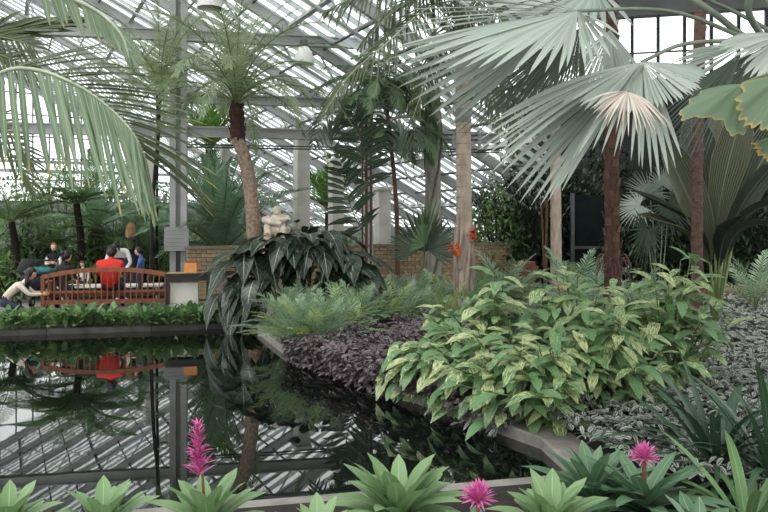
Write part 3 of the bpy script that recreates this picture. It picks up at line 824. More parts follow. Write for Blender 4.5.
def person(label, loc, rz, pose, mats, hair, look=(0, 0), size=1., cap=None, bulk=1.):
    """one skinned body with head and hands in one mesh; hair is a child. local +Y is forward"""
    J = dict(STAND); J.update(pose); names = list(J); V = np.array([J[k] for k in names], float)
    me = bpy.data.meshes.new('rig'); ed = [(names.index(a), names.index(b)) for a, b, _ in BONES]
    me.from_pydata([tuple(v) for v in V], ed, []); ob = bpy.data.objects.new('rig', me); COL.objects.link(ob)
    ob.modifiers.new('skin', 'SKIN')
    for i, k in enumerate(names):
        r = (RADII.get(k) or RADII[k[:2]]) * (bulk if k[:2] in ('pe', 'wa', 'ch', 'sh', 'el') else 1)
        d = me.skin_vertices[0].data[i]; d.radius = (r, r * (.8 if k in ('pelvis', 'waist', 'chest') else 1)); d.use_root = k == 'pelvis'
    sb = ob.modifiers.new('sub', 'SUBSURF'); sb.levels = 2; sb.render_levels = 2
    dg = bpy.context.evaluated_depsgraph_get(); em = ob.evaluated_get(dg).to_mesh()
    bv = np.array([v.co[:] for v in em.vertices]); bf = [list(p.vertices) for p in em.polygons]
    ob.evaluated_get(dg).to_mesh_clear(); bpy.data.objects.remove(ob); bpy.data.meshes.remove(me)
    slots = ['skin', 'top', 'sleeve', 'fore', 'bottom', 'shoe', 'eye', 'lips', 'belly']
    cen = np.array([bv[f].mean(0) for f in bf])
    ds = np.stack([seg_dist(cen, np.array(J[a], float), np.array(J[b], float)) / ((RADII.get(a) or RADII[a[:2]])) for a, b, _ in BONES], 1)
    mi = np.array([slots.index(BONES[i][2]) for i in ds.argmin(1)])
    q = MB()
    for s in range(len(slots)):
        for n in (3, 4):
            ff = [f for f, x in zip(bf, mi) if x == s and len(f) == n]
            if ff:
                q.f.append(np.array(ff) + 0); q.fm.append(np.full(len(ff), s))
    q.v.append(bv); q.uv.append(np.zeros((len(bv), 2))); q.n = len(bv)
    # head
    yaw, pit = look
    R = Matrix.Rotation(yaw, 3, 'Z') @ Matrix.Rotation(pit, 3, 'X')
    ax = np.array([R.col[0], R.col[1], R.col[2]])
    hc = np.array(J['headb'], float) + ax[2] * .085 + ax[1] * .02
    def face(d, v):
        x, y, z = d[..., 0], d[..., 1], d[..., 2]
        v = v.copy()
        jaw = np.clip(-z, 0, 1); v[..., 0] *= 1 - .28 * jaw; v[..., 1] *= 1 - .12 * jaw * (y < 0)
        nose = np.exp(-((x / .16) ** 2 + ((z + .12) / .2) ** 2)) * (y > .3); v[..., 1] += .022 * nose
        for sx in (-1, 1):
            v[..., 1] -= .012 * np.exp(-(((x - sx * .38) / .18) ** 2 + ((z - .08) / .14) ** 2)) * (y > .2)
        v[..., 1] += .008 * np.exp(-((x / .3) ** 2 + ((z + .75) / .15) ** 2)) * (y > 0)
        return v
    ellipsoid(q, hc, (.078, .098, .118), ax, 22, 16, 0, face)
    for sx in (-1, 1):
        ellipsoid(q, hc + ax[0] * sx * .03 + ax[1] * .082 + ax[2] * .01, (.012, .008, .009), ax, 8, 6, 6)
        ellipsoid(q, hc + ax[0] * sx * .077 - ax[1] * .005, (.01, .02, .03), ax, 8, 6, 0)
    ellipsoid(q, hc + ax[1] * .086 - ax[2] * .055, (.022, .008, .007), ax, 8, 6, 7)
    # hands: palm, four fingers, thumb
    for s, sg in (('L', -1), ('R', 1)):
        w = np.array(J['wr' + s], float); d = nrm(w - np.array(J['el' + s], float)); pn = nrm(np.cross(d, (0, 0, 1)) + 1e-3); bz = np.cross(pn, d)
        ellipsoid(q, w + d * .045, (.05, .04, .018), (d, bz, pn), 10, 8, 0)
        for i in range(4):
            b0 = w + d * .08 + bz * (.026 - .0175 * i); ln = (.062, .072, .068, .052)[i]
            tube(q, [b0 - d * .02, b0 + d * ln * .45, b0 + d * ln * .8 - pn * sg * .012, b0 + d * ln - pn * sg * .03], (.0095, .009, .008, .006), 6, 0)
        b0 = w + d * .025 + bz * .03
        tube(q, [b0, b0 + d * .025 + bz * .02, b0 + d * .055 + bz * .026 - pn * sg * .01], (.012, .011, .007), 6, 0)
    o = bpy.data.objects.new('person', q.mesh('person', [mats[k] for k in ('skin', 'top', 'sleeve', 'fore', 'bottom', 'shoe')] + ['eye_dark', 'lips', mats['belly']])); COL.objects.link(o)
    o.location = [float(x) for x in loc]; o.rotation_euler.z = rz; o.scale = (size,) * 3
    tag(o, label, 'person', 'people around the bench')
    # hair
    kind, hm = hair; q = MB()
    def hf(d, v):
        v = v.copy(); x, y, z = d[..., 0], d[..., 1], d[..., 2]
        front = (y > .35) & (z < .55)
        low = z < (-.25 if kind == 'short' else -.5)
        pull = front | (low & (y > -.2)) 
        v[pull] *= .86
        v *= (1 + .03 * np.sin(x * 14 + z * 9)[..., None])
        return v
    ellipsoid(q, hc + ax[2] * .012 - ax[1] * .012, (.092, .112, .126), ax, 22, 16, 0, hf)
    if kind == 'long':
        down = np.array([0, 0, -1.]); bk = -ax[1]; bk = nrm(bk * [1, 1, .2])
        for i in range(15):
            u = -1 + 2 * i / 14
            p0 = hc + ax[0] * u * .08 - ax[1] * (.03 + .06 * (1 - u * u)) + ax[2] * .06
            p1 = p0 + bk * .03 + ax[0] * u * .02 + down * .15; p2 = p1 + bk * .02 + down * (.16 + .03 * math.sin(i * 2.1)); p3 = p2 + down * .07 - ax[0] * u * .02
            tube(q, curve([p0, p1, p2, p3], 9), np.linspace(.024, .008, 9), 6)
    if kind == 'bun':
        ellipsoid(q, hc - ax[1] * .12 + ax[2] * .05, (.05, .05, .05), ax, 12, 8)
    h = bpy.data.objects.new('hair', q.mesh('hair', hm)); COL.objects.link(h); h.parent = o
    if cap:
        q = MB()
        ellipsoid(q, hc + ax[2] * .03, (.1, .12, .118), ax, 20, 10, 0, lambda d, v: v * np.where(d[..., 2:3] > -.1, 1, .75))
        ellipsoid(q, hc + ax[2] * .05 + ax[1] * .12, (.07, .07, .012), ax, 14, 6)
        h = bpy.data.objects.new('cap', q.mesh('cap', cap)); COL.objects.link(h); h.parent = o
    return o
def M_(top, bottom, skin='skin', sleeve=None, fore=None, shoe='shoe_white', belly=None):
    return dict(skin=skin, top=top, sleeve=sleeve or top, fore=fore or sleeve or top, bottom=bottom, shoe=shoe, belly=belly or top)
PZ = .08
SIT = dict(pelvis=(0, 0, .10), waist=(0, .0, .27), chest=(0, .04, .48), neck=(0, .06, .65), headb=(0, .08, .73), shL=(-.18, .04, .58), shR=(.18, .04, .58), elL=(-.24, .16, .34), elR=(.24, .16, .34),
           wrL=(-.12, .38, .30), wrR=(.12, .38, .30), hiL=(-.1, .06, .09), hiR=(.1, .06, .09), knL=(-.13, .46, .10), knR=(.13, .46, .10), anL=(-.13, .5, -.30), anR=(.13, .5, -.30), toL=(-.14, .63, -.36), toR=(.14, .63, -.36))
# person in red seated on the bench, back to the camera
bc = GX(107.5, BENY, .08)
person('person in a bright red shirt and dark cap seated on the bench', bc + BV * .24 + np.array([0, 0, .46]), TH - .05, dict(SIT, waist=(0, -.02, .26), chest=(0, .02, .45), neck=(0, .08, .60), headb=(0, .13, .66), shL=(-.2, .04, .53), shR=(.2, .04, .53)), M_('cloth_red', 'cloth_jeans', fore='skin'), ('short', 'hair_dark'), (.1, -.4), 1.02, cap='cloth_navy', bulk=1.22)
# bending woman in white with denim dress
BEND = dict(chest=(0, .24, 1.14), neck=(0, .42, 1.19), headb=(0, .49, 1.19), shL=(-.18, .30, 1.18), shR=(.18, .30, 1.18), elL=(-.27, .34, .92), elR=(.27, .34, .92), wrL=(-.14, .46, .72), wrR=(.16, .46, .72), waist=(0, .08, 1.04))
person('dark-haired woman in white blouse and denim dress bending over the table', GX(122, 16.9, PZ), math.pi + .1, BEND, M_('cloth_white', 'cloth_denim', belly='cloth_denim'), ('bun', 'hair_dark'), (0, -.7), 1.0)
# blond woman in black
person('woman with long blond hair in black top standing behind the others', GX(130, 17.9, PZ), -.3, dict(elL=(-.24, .05, 1.12), wrL=(-.1, .22, 1.05), elR=(.24, .05, 1.12), wrR=(.1, .22, 1.05)), M_('cloth_black', 'cloth_jeans', fore='cloth_black'), ('long', 'hair_blond'), (.2, -.2), 1.04)
# boy in blue facing left
person('dark-haired boy in a blue shirt standing at the bench end', GX(141, 15.7, PZ), math.pi / 2 + .3, dict(elL=(-.2, .1, 1.1), wrL=(-.1, .3, 1.1), elR=(.2, .1, 1.1), wrR=(.1, .3, 1.08)), M_('cloth_blue', 'cloth_jeans', 'skin_light', fore='skin_light'), ('short', 'hair_dark'), (0, -.35), .75)
# boy with red hair
person('red-haired boy in dark shirt standing behind the stroller', GX(54, 17.2, PZ), math.pi + .2, dict(elL=(-.2, .12, 1.1), wrL=(-.03, .25, 1.15), elR=(.2, .12, 1.1), wrR=(.03, .25, 1.15)), M_('cloth_black', 'cloth_jeans', 'skin_light', sleeve='cloth_white', fore='skin_light'), ('short', 'hair_red'), (.2, 0), .77)
# adult in dark clothes sitting low beside the bench
person('dark-haired person in black sitting low between stroller and bench', GX(62, 15.6, PZ) + np.array([0, 0, .33]), -.5, SIT, M_('cloth_black', 'cloth_jeans'), ('bun', 'hair_dark'), (-.2, -.3), .95)
# small child, only the hair over the bench
person('small brown-haired child peeping over the bench beside the red shirt', GX(83, 16.7, PZ), math.pi, {}, M_('cloth_white', 'cloth_jeans', 'skin_light'), ('short', 'hair_brown'), (0, -.3), .55)
# kneeling woman in cream sweater
KNEEL = dict(pelvis=(0, -.12, .38), waist=(0, .0, .50), chest=(0, .18, .63), neck=(0, .31, .76), headb=(0, .36, .83), shL=(-.17, .22, .70), shR=(.17, .22, .70), elL=(-.2, .42, .50), elR=(.2, .42, .50), wrL=(-.1, .64, .52), wrR=(.1, .64, .50),
             hiL=(-.09, -.1, .34), hiR=(.09, -.1, .34), knL=(-.13, .3, .14), knR=(.13, .28, .2), anL=(-.12, -.2, .07), anR=(.12, -.16, .08), toL=(-.12, -.32, .05), toR=(.12, -.3, .05))
person('long-haired woman in a cream sweater kneeling left of the bench', GX(9, 14.0, PZ), -math.pi / 2 + .25, KNEEL, M_('cloth_cream', 'cloth_jeans'), ('long', 'hair_dark'), (0, -.35), .93)

def stroller():
    c = GX(38, 15.6, .08); t = thing('stroller', c, 'dark stroller with a teal blanket standing left behind the bench', 'stroller', rz=0)
    W = lambda x, y, z: c + np.array([x, y, z])
    part('seat_shell', 'cloth_navy', t, lambda q: ellipsoid(q, W(0, 0, .62), (.36, .28, .22), None, 16, 10, 0, lambda d, v: v * (1 + .06 * np.sin(d[..., :1] * 8))), True)
    part('hood', 'cloth_black', t, lambda q: ellipsoid(q, W(-.2, .05, .84), (.22, .27, .22), None, 16, 10), True)
    part('blanket', 'cloth_teal', t, lambda q: ellipsoid(q, W(.05, -.06, .80), (.34, .26, .09), None, 22, 12, 0, lambda d, v: v * (1 + .12 * np.sin(d[..., :1] * 13 + d[..., 1:2] * 9))), True)
    for sx in (-1, 1):
        part('frame_tube', 'steel_dark', t, lambda q: tube(q, curve([W(sx * .25, -.3, .14), W(sx * .26, 0, .5), W(sx * .27, .35, 1.0)], 9), .015, 6), True)
        for sy in (-1, 1):
            p = W(sx * .27, sy * .3, .12)
            w = part('wheel', 'rubber', t, lambda q: tube(q, [p + [-.02, 0, 0], p + [.02, 0, 0]], .12, 16), True)
            part('wheel_hub', 'steel_pale', w, lambda q: tube(q, [p + [-.025, 0, 0], p + [.025, 0, 0]], .05, 10), True)
    part('handlebar', 'rubber', t, lambda q: tube(q, [W(-.27, .35, 1.0), W(.27, .35, 1.0)], .018, 6), True)
stroller()

# ------------------------------------------------------------------ stone figure on its plinth
def statue():
    c = GX(277, 15.0, .09); t = thing('stone_statue', c, 'pale carved stone figure hugging its knees above the dark-leaved plant', 'statue')
    z0 = 1.6
    part('plinth', 'stone', t, lambda q: box(q, [c[0], c[1], (z0 + .09) / 2], (.24, .24, (z0 - .09) / 2)))
    q = MB(); b = np.array([c[0], c[1], z0])
    ellipsoid(q, b + [0, 0, .14], (.27, .2, .16), None, 16, 10); ellipsoid(q, b + [.02, .04, .28], (.2, .15, .2), None, 16, 10)
    ellipsoid(q, b + [.0, -.0, .52], (.085, .095, .11), None, 14, 10)
    tube(q, curve([b + [.2, .02, .38], b + [.22, -.12, .34], b + [.02, -.2, .33], b + [-.16, -.16, .33]], 12), .062, 8)
    tube(q, curve([b + [-.16, .02, .38], b + [-.24, -.1, .34], b + [-.12, -.19, .30], b + [.12, -.2, .27]], 12), .062, 8)
    for sx in (-1, 1):
        tube(q, curve([b + [sx * .1, .1, .12], b + [sx * .16, -.12, .24], b + [sx * .15, -.2, .08], b + [sx * .16, -.26, .03]], 12), .075, 8)
    q.build('figure', 'stone', t)
statue()
# ------------------------------------------------------------------ palms and trees
V = lambda *a: np.array(a, float)
def trunk(parent, pts, rad, mat, n=24, sides=12, name='trunk', ring=0., knob=None, rings=0):
    C = curve(pts, n); r = np.interp(np.linspace(0, 1, n), np.linspace(0, 1, len(np.atleast_1d(rad))), np.atleast_1d(rad))
    if ring: r = r * (1 + ring * (np.arange(n) % 2))
    m = MB(); tube(m, C, r, sides); return m.build(name, mat, parent)
def scars(parent, pts, r, mat, n, name='leaf_bases', s=.05, seed=1):
    """stubs of old leaf bases spiralling up a trunk, too small to pick apart"""
    v0 = V([0, -.6, -.5], [0, .6, -.5], [.25, .45, .55], [.25, -.45, .55], [.5, 0, .7], [.1, 0, -.7], [-.2, -.4, .5], [-.2, .4, .5])
    m = MB(); C = curve(pts, n); rg = random.Random(seed)
    for i in range(n):
        a = i * 2.4 + rg.uniform(-.2, .2); rr = r if np.isscalar(r) else np.interp(i / n, np.linspace(0, 1, len(r)), r)
        R = V([math.cos(a), math.sin(a), 0], [-math.sin(a), math.cos(a), 0], [0, 0, 1])
        m.add(C[i] + V(math.cos(a), math.sin(a), 0) * rr * .93 + (v0 * s * rg.uniform(.8, 1.25)) @ R, [[0, 5, 4, 3], [5, 1, 2, 4], [3, 4, 2, 7], [3, 7, 6, 3]])
    o = m.build(name, mat, parent, smooth=False); o['kind'] = 'stuff'
def crown(parent, meshes, top, n, elev_of=None, seed=0, s=1., az0=0., sj=.12, name='frond', az_span=None, tj=.08):
    """n fronds round a crown; the first meshes stand up, the last hang"""
    rg = random.Random(seed); o0 = ROOT[parent.name]
    for i in range(n):
        u = i / max(1, n - 1); me = meshes[min(len(meshes) - 1, int(u * len(meshes)))]
        a = az0 + (i * 2.39996 if az_span is None else az_span * (i / max(1, n - 1) - .5)) + rg.uniform(-.15, .15)
        inst(name, me, parent, rotz(np.asarray(top) - o0, a, s * rg.uniform(1 - sj, 1 + sj), rg.uniform(-tj, tj)))

# --- near feather palm reaching in from the left edge
base = V(-4.6, 4.6, .17)
t = thing('feather_palm', base, 'large feather palm leaning its pale drooping fronds in from the left edge', 'palm')
trunk(t, [base, base + [.02, 0, 1.5], base + [.06, 0, 3.2]], [.16, .13, .12], 'trunk_tan', ring=.05)
def near_frond(pts, n, llen, lwid, mats, droop, name='frond', **kw):
    m = MB(); pinnate(m, pts, n, llen, lwid, fold=.12, rad=kw.pop('rad', .016), **kw); return m.build(name, mats, t)
CO = ['leaf_coco', 'rachis_pale']; CD = ['leaf_coco_dark', 'rachis_green']
crn = base + [.06, 0, 3.2]
# main frond: upper leaflets sweep right, lower ones hang
R1 = [crn, P(-70, 78, 4.7), P(20, 68, 4.6), P(73, 83, 4.5), P(112, 110, 4.45), P(135, 136, 4.4), P(146, 160, 4.4)]
def hang(pts, n, L0, W, mats, lean=(0, 0, -1), sprd=.25, s0=.3, name='frond', rad=.016, up=(0, -1, .25), prof=STRAP8, rise=None, nr=0, Lr=.5, droop=0.02, seed=3, Wr=None, ru=None):
    rg = np.random.default_rng(seed); m = MB(); C = curve(pts, 40); tube(m, C, np.linspace(rad, rad * .3, 40), 6, 1)
    T = nrm(np.gradient(C, axis=0)); s = np.linspace(s0, .99, n); i = (s * 39).astype(int)
    d = np.asarray(lean, float) + T[i] * np.linspace(.12, .75, n)[:, None] + rg.normal(0, .06, (n, 3))
    u = np.linspace(0, 1, n); L = L0 * (1 - .45 * u ** 2) * (1 + rg.normal(0, .1, n))
    leaves(m, C[i], d, up, L, W * (1 - .5 * u), droop, prof, .1)
    if rise is not None:
        s = np.linspace(s0, .99, nr); i = (s * 39).astype(int); u = np.linspace(0, 1, nr)
        d = np.asarray(rise, float)[None] * (1 - .35 * u[:, None]) + T[i] * np.linspace(.5, 1.0, nr)[:, None] + rg.normal(0, .05, (nr, 3))
        leaves(m, C[i], d, ru if ru is not None else up, Lr * (1 - .35 * u) * (1 + rg.normal(0, .08, nr)), (Wr or W) * (1 - .4 * u), .12, prof, .1, 2 if len(mats) > 2 else 0)
    return m.build(name, mats, t)
hang(R1, 36, .66, .043, ['leaf_coco', 'rachis_pale', 'leaf_coco_dark'], lean=(.05, -.1, -1), s0=.30, rise=(.75, .1, .34), nr=26, Lr=.72, seed=4, Wr=.036, ru=(.2, -.55, .8))
R2 = [crn, P(-60, 40, 4.9), P(-20, -5, 4.9), P(40, -14, 4.8), P(80, 2, 4.7), P(105, 17, 4.65), P(122, 36, 4.6), P(130, 60, 4.6)]
hang(R2, 20, .24, .045, ['leaf_coco', 'rachis_pale', 'leaf_coco'], lean=(.18, 0, -1), s0=.45, rise=(.7, 0, -.5), nr=18, Lr=.3, seed=5, rad=.022, Wr=.02)
R3 = [crn, P(-60, 60, 5.3), P(-20, 38, 5.3), P(10, 30, 5.3), P(40, 26, 5.3), P(62, 24, 5.3)]
hang(R3, 18, .35, .04, CD + ['leaf_coco_dark'], lean=(.7, 0, -.12), s0=.35, rise=(.6, 0, .42), nr=18, Lr=.42, seed=6)
for k, (py0, dy) in enumerate(((35, 12), (52, 20), (120, 45), (135, 55))):
    R = [crn, P(-60, py0 - 10, 5.), P(-10, py0, 5.0), P(18, py0 + dy * .5, 5.), P(34, py0 + dy, 5.)]
    hang(R, 12, .22, .02, CD, lean=(.15, 0, -1), s0=.5, seed=9 + k, rad=.012, rise=(.4, 0, .5), nr=10, Lr=.2)

# --- small date palm with brown head
base = GX(257, 15.4, .12)
t = thing('date_palm', base, 'slender pygmy date palm with shaggy brown head and airy fronds', 'palm')
tp = [base, P(252, 205, 15.4), P(245, 160, 15.4), P(237, 138, 15.4)]
trunk(t, tp, [.15, .14, .13, .13], 'trunk_pattern', 40, ring=.06)
scars(t, [P(254, 235, 15.4)] + tp[1:], .14, 'trunk_pattern', 60, s=.05)
hd = [P(238, 142, 15.4), P(237, 122, 15.4), P(236, 104, 15.4)]
trunk(t, hd, [.12, .165, .14, .16, .11], 'trunk_fibre', 20, name='fibre_head'); scars(t, hd, [.13, .17, .14, .16], 'trunk_fibre', 50, s=.07, seed=3)
ph = [frond_mesh('frond', ['leaf_phoenix', 'rachis_green'], 2.1, e0, e1, 56, .36, .015, ang=56, droop=.3, lift=.1, rad=.014, jit=.12) for e0, e1 in ((82, 25), (68, -20), (50, -55), (28, -75))]
crown(t, ph, P(236, 104, 15.4), 30, seed=5, s=1.3, az0=.4)
# airy fronds of a taller date palm just left of it (crown behind the column)
base = GX(150, 16.5, .12)
t = thing('date_palm', base, 'taller airy date palm spreading behind the steel column', 'palm')
tp = [base, P(153, 200, 16.5), P(158, 140, 16.5), P(160, 98, 16.5)]
trunk(t, tp, [.04, .04, .035], 'trunk_dark', 24)
crown(t, ph, P(160, 96, 16.5), 24, seed=8, s=1.15)

# --- palm with bright crown behind
base = GX(211, 24, .18)
t = thing('cycad_palm', base, 'bright green palm with thick dark trunk far behind the column', 'palm')
trunk(t, [base, GX(211, 24, 1.5), P(211, 150, 24)], [.22, .2, .18], 'trunk_fibre', 20)
br = [frond_mesh('frond', ['leaf_bright', 'rachis_green'], 1.9, e0, e1, 34, .55, .05, ang=48, droop=.2, lift=.2, rad=.02, prof=LANCE5) for e0, e1 in ((85, 40), (70, 10), (52, -30))]
crown(t, br, P(211, 150, 24), 16, seed=2)
t = thing('cycad_palm', GX(330, 27, .18), 'green palm crown standing behind the white posts', 'palm')
trunk(t, [GX(330, 27, .18), GX(330, 27, 2.2)], [.2, .18], 'trunk_fibre', 12)
crown(t, br, GX(330, 27, 2.2), 14, seed=12, s=1.1)

# --- cycads with long arching leaves
cyc = [frond_mesh('frond', ['leaf_cycad', 'rachis_green'], 3.0, e0, e1, 70, .42, .032, ang=62, droop=.06, lift=.32, rad=.022, prof=LANCE5, taper=.5, jit=.04) for e0, e1 in ((78, 30), (62, 0), (46, -22), (30, -35))]
for lb, px, Y, z, n, s, sd in (('big cycad with arching glossy leaves behind the brick wall end', 222, 19.6, .9, 30, 1.0, 3), ('cycad with stiff spreading leaves behind the tree fern', 96, 21.5, 1.7, 20, .8, 4),
                               ('cycad low behind the blond woman, leaves reaching left', 150, 20.5, .8, 18, .8, 6)):
    b = GX(px, Y, .15); t = thing('cycad', b, lb, 'cycad', 'cycads behind the wall and people')
    trunk(t, [b, b + [0, 0, z - .15]], [.24, .22], 'trunk_fibre', 10); crown(t, cyc, b + [0, 0, z - .15], n, seed=sd, s=s)

# long leaves of the big cycad that sweep across the column
t = [o for o in bpy.data.objects if o.name == 'cycad'][0]
for k, pts in enumerate((((222, 236, 19.5), (200, 196, 19.2), (165, 186, 18.3), (118, 200, 17.9)), ((222, 236, 19.5), (195, 208, 19), (150, 205, 18.2), (105, 222, 17.9)), ((222, 236, 19.5), (208, 180, 19.2), (185, 158, 18.3), (150, 152, 18.0)),
        ((222, 236, 19.5), (250, 190, 19.2), (272, 172, 18.3), (292, 182, 18.0)), ((222, 236, 19.5), (232, 180, 19.2), (246, 150, 18.4), (264, 142, 18.1)), ((222, 236, 19.5), (216, 175, 19.2), (208, 152, 19), (194, 142, 18.2)),
        ((222, 236, 19.5), (205, 222, 18.4), (165, 222, 18.1), (128, 238, 17.9)), ((222, 236, 19.5), (238, 200, 18.4), (262, 196, 18.0), (282, 214, 17.8)), ((222, 236, 19.5), (226, 190, 18.4), (228, 168, 18.0), (232, 158, 17.7)))):
    q = MB(); pinnate(q, [P(*p) for p in pts], 64, .46, .04, ang=64, up=(0, -.55, .8), droop=.04, lift=.2, rad=.022, prof=LANCE5, taper=.5, jit=.04, rng=np.random.default_rng(k)); q.build('frond', ['leaf_cycad', 'rachis_green'], t)

# --- tree ferns
def bipinnate_mesh(name, mats, L, e0, e1, n, ll, seed=1):
    """fern frond whose side branches carry rows of small leaflets"""
    rg = np.random.default_rng(seed); m = MB(); C = curve(frond_pts(L, e0, e1), 24); tube(m, C, np.linspace(.014, .004, 24), 5, 1, False); T = nrm(np.gradient(C, axis=0))
    for sd in (-1, 1):
        for u in np.linspace(.1, .98, n):
            i = int(u * 23); S = nrm(np.cross(T[i], (0, 0, 1))) * sd; d = nrm(S * .85 + T[i] * .5 + [0, 0, .05])
            Lb = ll * math.sin(math.pi * min(1, u * .8 + .2)) ** .8 + .04; k = max(4, int(Lb / .035))
            s = np.linspace(.08, 1, k)[:, None]; bp = C[i] + d * Lb * s + V(0, 0, -.12) * Lb * s ** 2
            W = ll * .22 * (1 - .8 * s[:, 0])
            pd = nrm(np.cross(d, (0, 0, 1)))
            for e in (-1, 1):
                leaves(m, bp, d * .45 + pd * e, (0, 0, 1), W + .01, .026, .1, [.9, 1, .1], .05)
    return m.mesh(name, mats)
tf = [bipinnate_mesh('frond', ['leaf_treefern', 'rachis_green'], 1.9, e0, e1, 22, .42, sd) for e0, e1, sd in ((55, -5, 1), (38, -25, 2), (22, -35, 3))]
for lb, px, Y, z, n, s, sd in (('tree fern with dark trunk rising behind the red-haired boy', 79, 18.6, 2.35, 18, .95, 1), ('tree fern at the left edge behind the kneeling woman', 14, 18.5, 1.9, 16, 1.0, 2),
                               ('low tree fern spreading behind the woman in white', 118, 19.0, 1.35, 14, .9, 3), ('low tree fern left of the dark fern trunk', 48, 19.6, 1.2, 14, .9, 5)):
    b = GX(px, Y, .15); t = thing('tree_fern', b, lb, 'tree fern', 'tree ferns behind the people')
    trunk(t, [b, b + [.06, 0, (z - .15) * .5], b + [-.06, 0, z - .15]], [.12, .09, .08], 'trunk_dark', 18); crown(t, tf, b + [-.06, 0, z - .15], n, seed=sd, s=s)
b = GX(157, 19., .15); t = thing('thin_tree', b, 'thin dark bare stem left of the steel column', 'tree')
trunk(t, [b, P(157, 190, 19), P(158, 140, 19), P(157, 95, 19)], [.035, .035, .03], 'trunk_dark', 20)

# --- bushes filling the back
def bush(name, label, c, r, h, n, mat, ll, lw, seed, group, cat='bush', stem=True):
    rg = np.random.default_rng(seed); t = thing(name, c, label, cat, group)
    d = nrm(rg.normal(0, 1, (n, 3)) * [1, 1, .8]); d[:, 2] = np.abs(d[:, 2]) * 1.0 - .15
    rr = rg.uniform(.45, 1, n)[:, None] ** .5
    p = np.asarray(c) + d * rr * [r, r, h] + [0, 0, .1]
    p[:, 2] = np.maximum(p[:, 2], c[2] + .03)
    q = MB(); leaves(q, p, nrm(d * [1, 1, .3] + rg.normal(0, .5, (n, 3))) + [0, 0, .15], (0, 0, 1), ll * rg.uniform(.7, 1.3, n), lw * rg.uniform(.8, 1.2, n), .35, LANCE5, .1)
    o = q.build('foliage', mat, t); o['kind'] = 'stuff'
    q = MB()
    for k in range(7):
        a = k * .9; tube(q, curve([c, np.asarray(c) + [math.cos(a) * r * .3, math.sin(a) * r * .3, h * .4], np.asarray(c) + [math.cos(a) * r * .7, math.sin(a) * r * .7, h * .75]], 6), [.025, .02, .016, .013, .01, .006], 5)
    q.build('stems', 'trunk_dark', t)
    return t
GB = 'bushes at the back of the house'
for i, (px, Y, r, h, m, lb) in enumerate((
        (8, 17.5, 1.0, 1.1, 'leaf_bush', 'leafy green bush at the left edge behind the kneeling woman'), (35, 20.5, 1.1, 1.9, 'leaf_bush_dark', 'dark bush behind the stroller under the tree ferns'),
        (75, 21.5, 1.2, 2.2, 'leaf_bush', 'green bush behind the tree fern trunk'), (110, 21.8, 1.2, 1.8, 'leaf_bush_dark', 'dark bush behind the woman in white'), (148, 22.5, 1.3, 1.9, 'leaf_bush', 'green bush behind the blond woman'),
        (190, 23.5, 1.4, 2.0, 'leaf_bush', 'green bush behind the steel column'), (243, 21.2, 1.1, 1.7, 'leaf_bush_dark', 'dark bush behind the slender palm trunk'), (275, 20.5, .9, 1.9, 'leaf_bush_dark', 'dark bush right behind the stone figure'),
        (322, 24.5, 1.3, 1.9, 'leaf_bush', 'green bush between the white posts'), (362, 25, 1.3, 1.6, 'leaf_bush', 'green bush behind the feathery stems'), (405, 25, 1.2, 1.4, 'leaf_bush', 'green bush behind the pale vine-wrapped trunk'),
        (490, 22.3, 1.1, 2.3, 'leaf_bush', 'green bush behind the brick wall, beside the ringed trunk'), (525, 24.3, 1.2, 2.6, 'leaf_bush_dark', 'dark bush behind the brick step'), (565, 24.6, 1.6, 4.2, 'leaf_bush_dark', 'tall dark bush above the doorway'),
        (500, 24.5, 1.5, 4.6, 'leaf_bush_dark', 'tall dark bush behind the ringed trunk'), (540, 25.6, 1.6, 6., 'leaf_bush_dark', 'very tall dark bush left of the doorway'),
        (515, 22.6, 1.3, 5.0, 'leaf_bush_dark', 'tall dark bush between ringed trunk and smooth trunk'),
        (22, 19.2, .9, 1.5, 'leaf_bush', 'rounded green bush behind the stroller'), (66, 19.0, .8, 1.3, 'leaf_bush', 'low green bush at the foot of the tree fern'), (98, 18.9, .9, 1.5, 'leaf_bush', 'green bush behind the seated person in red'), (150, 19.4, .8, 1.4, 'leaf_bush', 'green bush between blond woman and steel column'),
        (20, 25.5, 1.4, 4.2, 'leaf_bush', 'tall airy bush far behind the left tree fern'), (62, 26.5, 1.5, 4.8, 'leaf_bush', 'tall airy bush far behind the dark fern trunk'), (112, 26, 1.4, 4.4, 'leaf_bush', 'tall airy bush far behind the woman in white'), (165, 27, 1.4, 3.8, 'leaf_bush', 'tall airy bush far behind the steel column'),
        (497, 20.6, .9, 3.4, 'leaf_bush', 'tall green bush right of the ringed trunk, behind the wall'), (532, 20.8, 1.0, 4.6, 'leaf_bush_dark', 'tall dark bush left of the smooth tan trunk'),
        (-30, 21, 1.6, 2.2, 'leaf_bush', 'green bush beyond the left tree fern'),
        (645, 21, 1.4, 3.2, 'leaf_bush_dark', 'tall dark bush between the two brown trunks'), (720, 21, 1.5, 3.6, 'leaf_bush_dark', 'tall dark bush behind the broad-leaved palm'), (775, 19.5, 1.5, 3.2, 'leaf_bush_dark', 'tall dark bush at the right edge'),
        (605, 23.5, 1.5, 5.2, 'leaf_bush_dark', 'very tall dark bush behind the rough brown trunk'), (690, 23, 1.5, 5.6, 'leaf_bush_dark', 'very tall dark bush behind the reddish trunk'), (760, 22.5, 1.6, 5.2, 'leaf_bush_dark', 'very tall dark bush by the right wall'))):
    bush('leafy_bush', lb, GX(px, Y, .15), r, h, int(420 * r * h), m, .22, .075, 30 + i, GB)

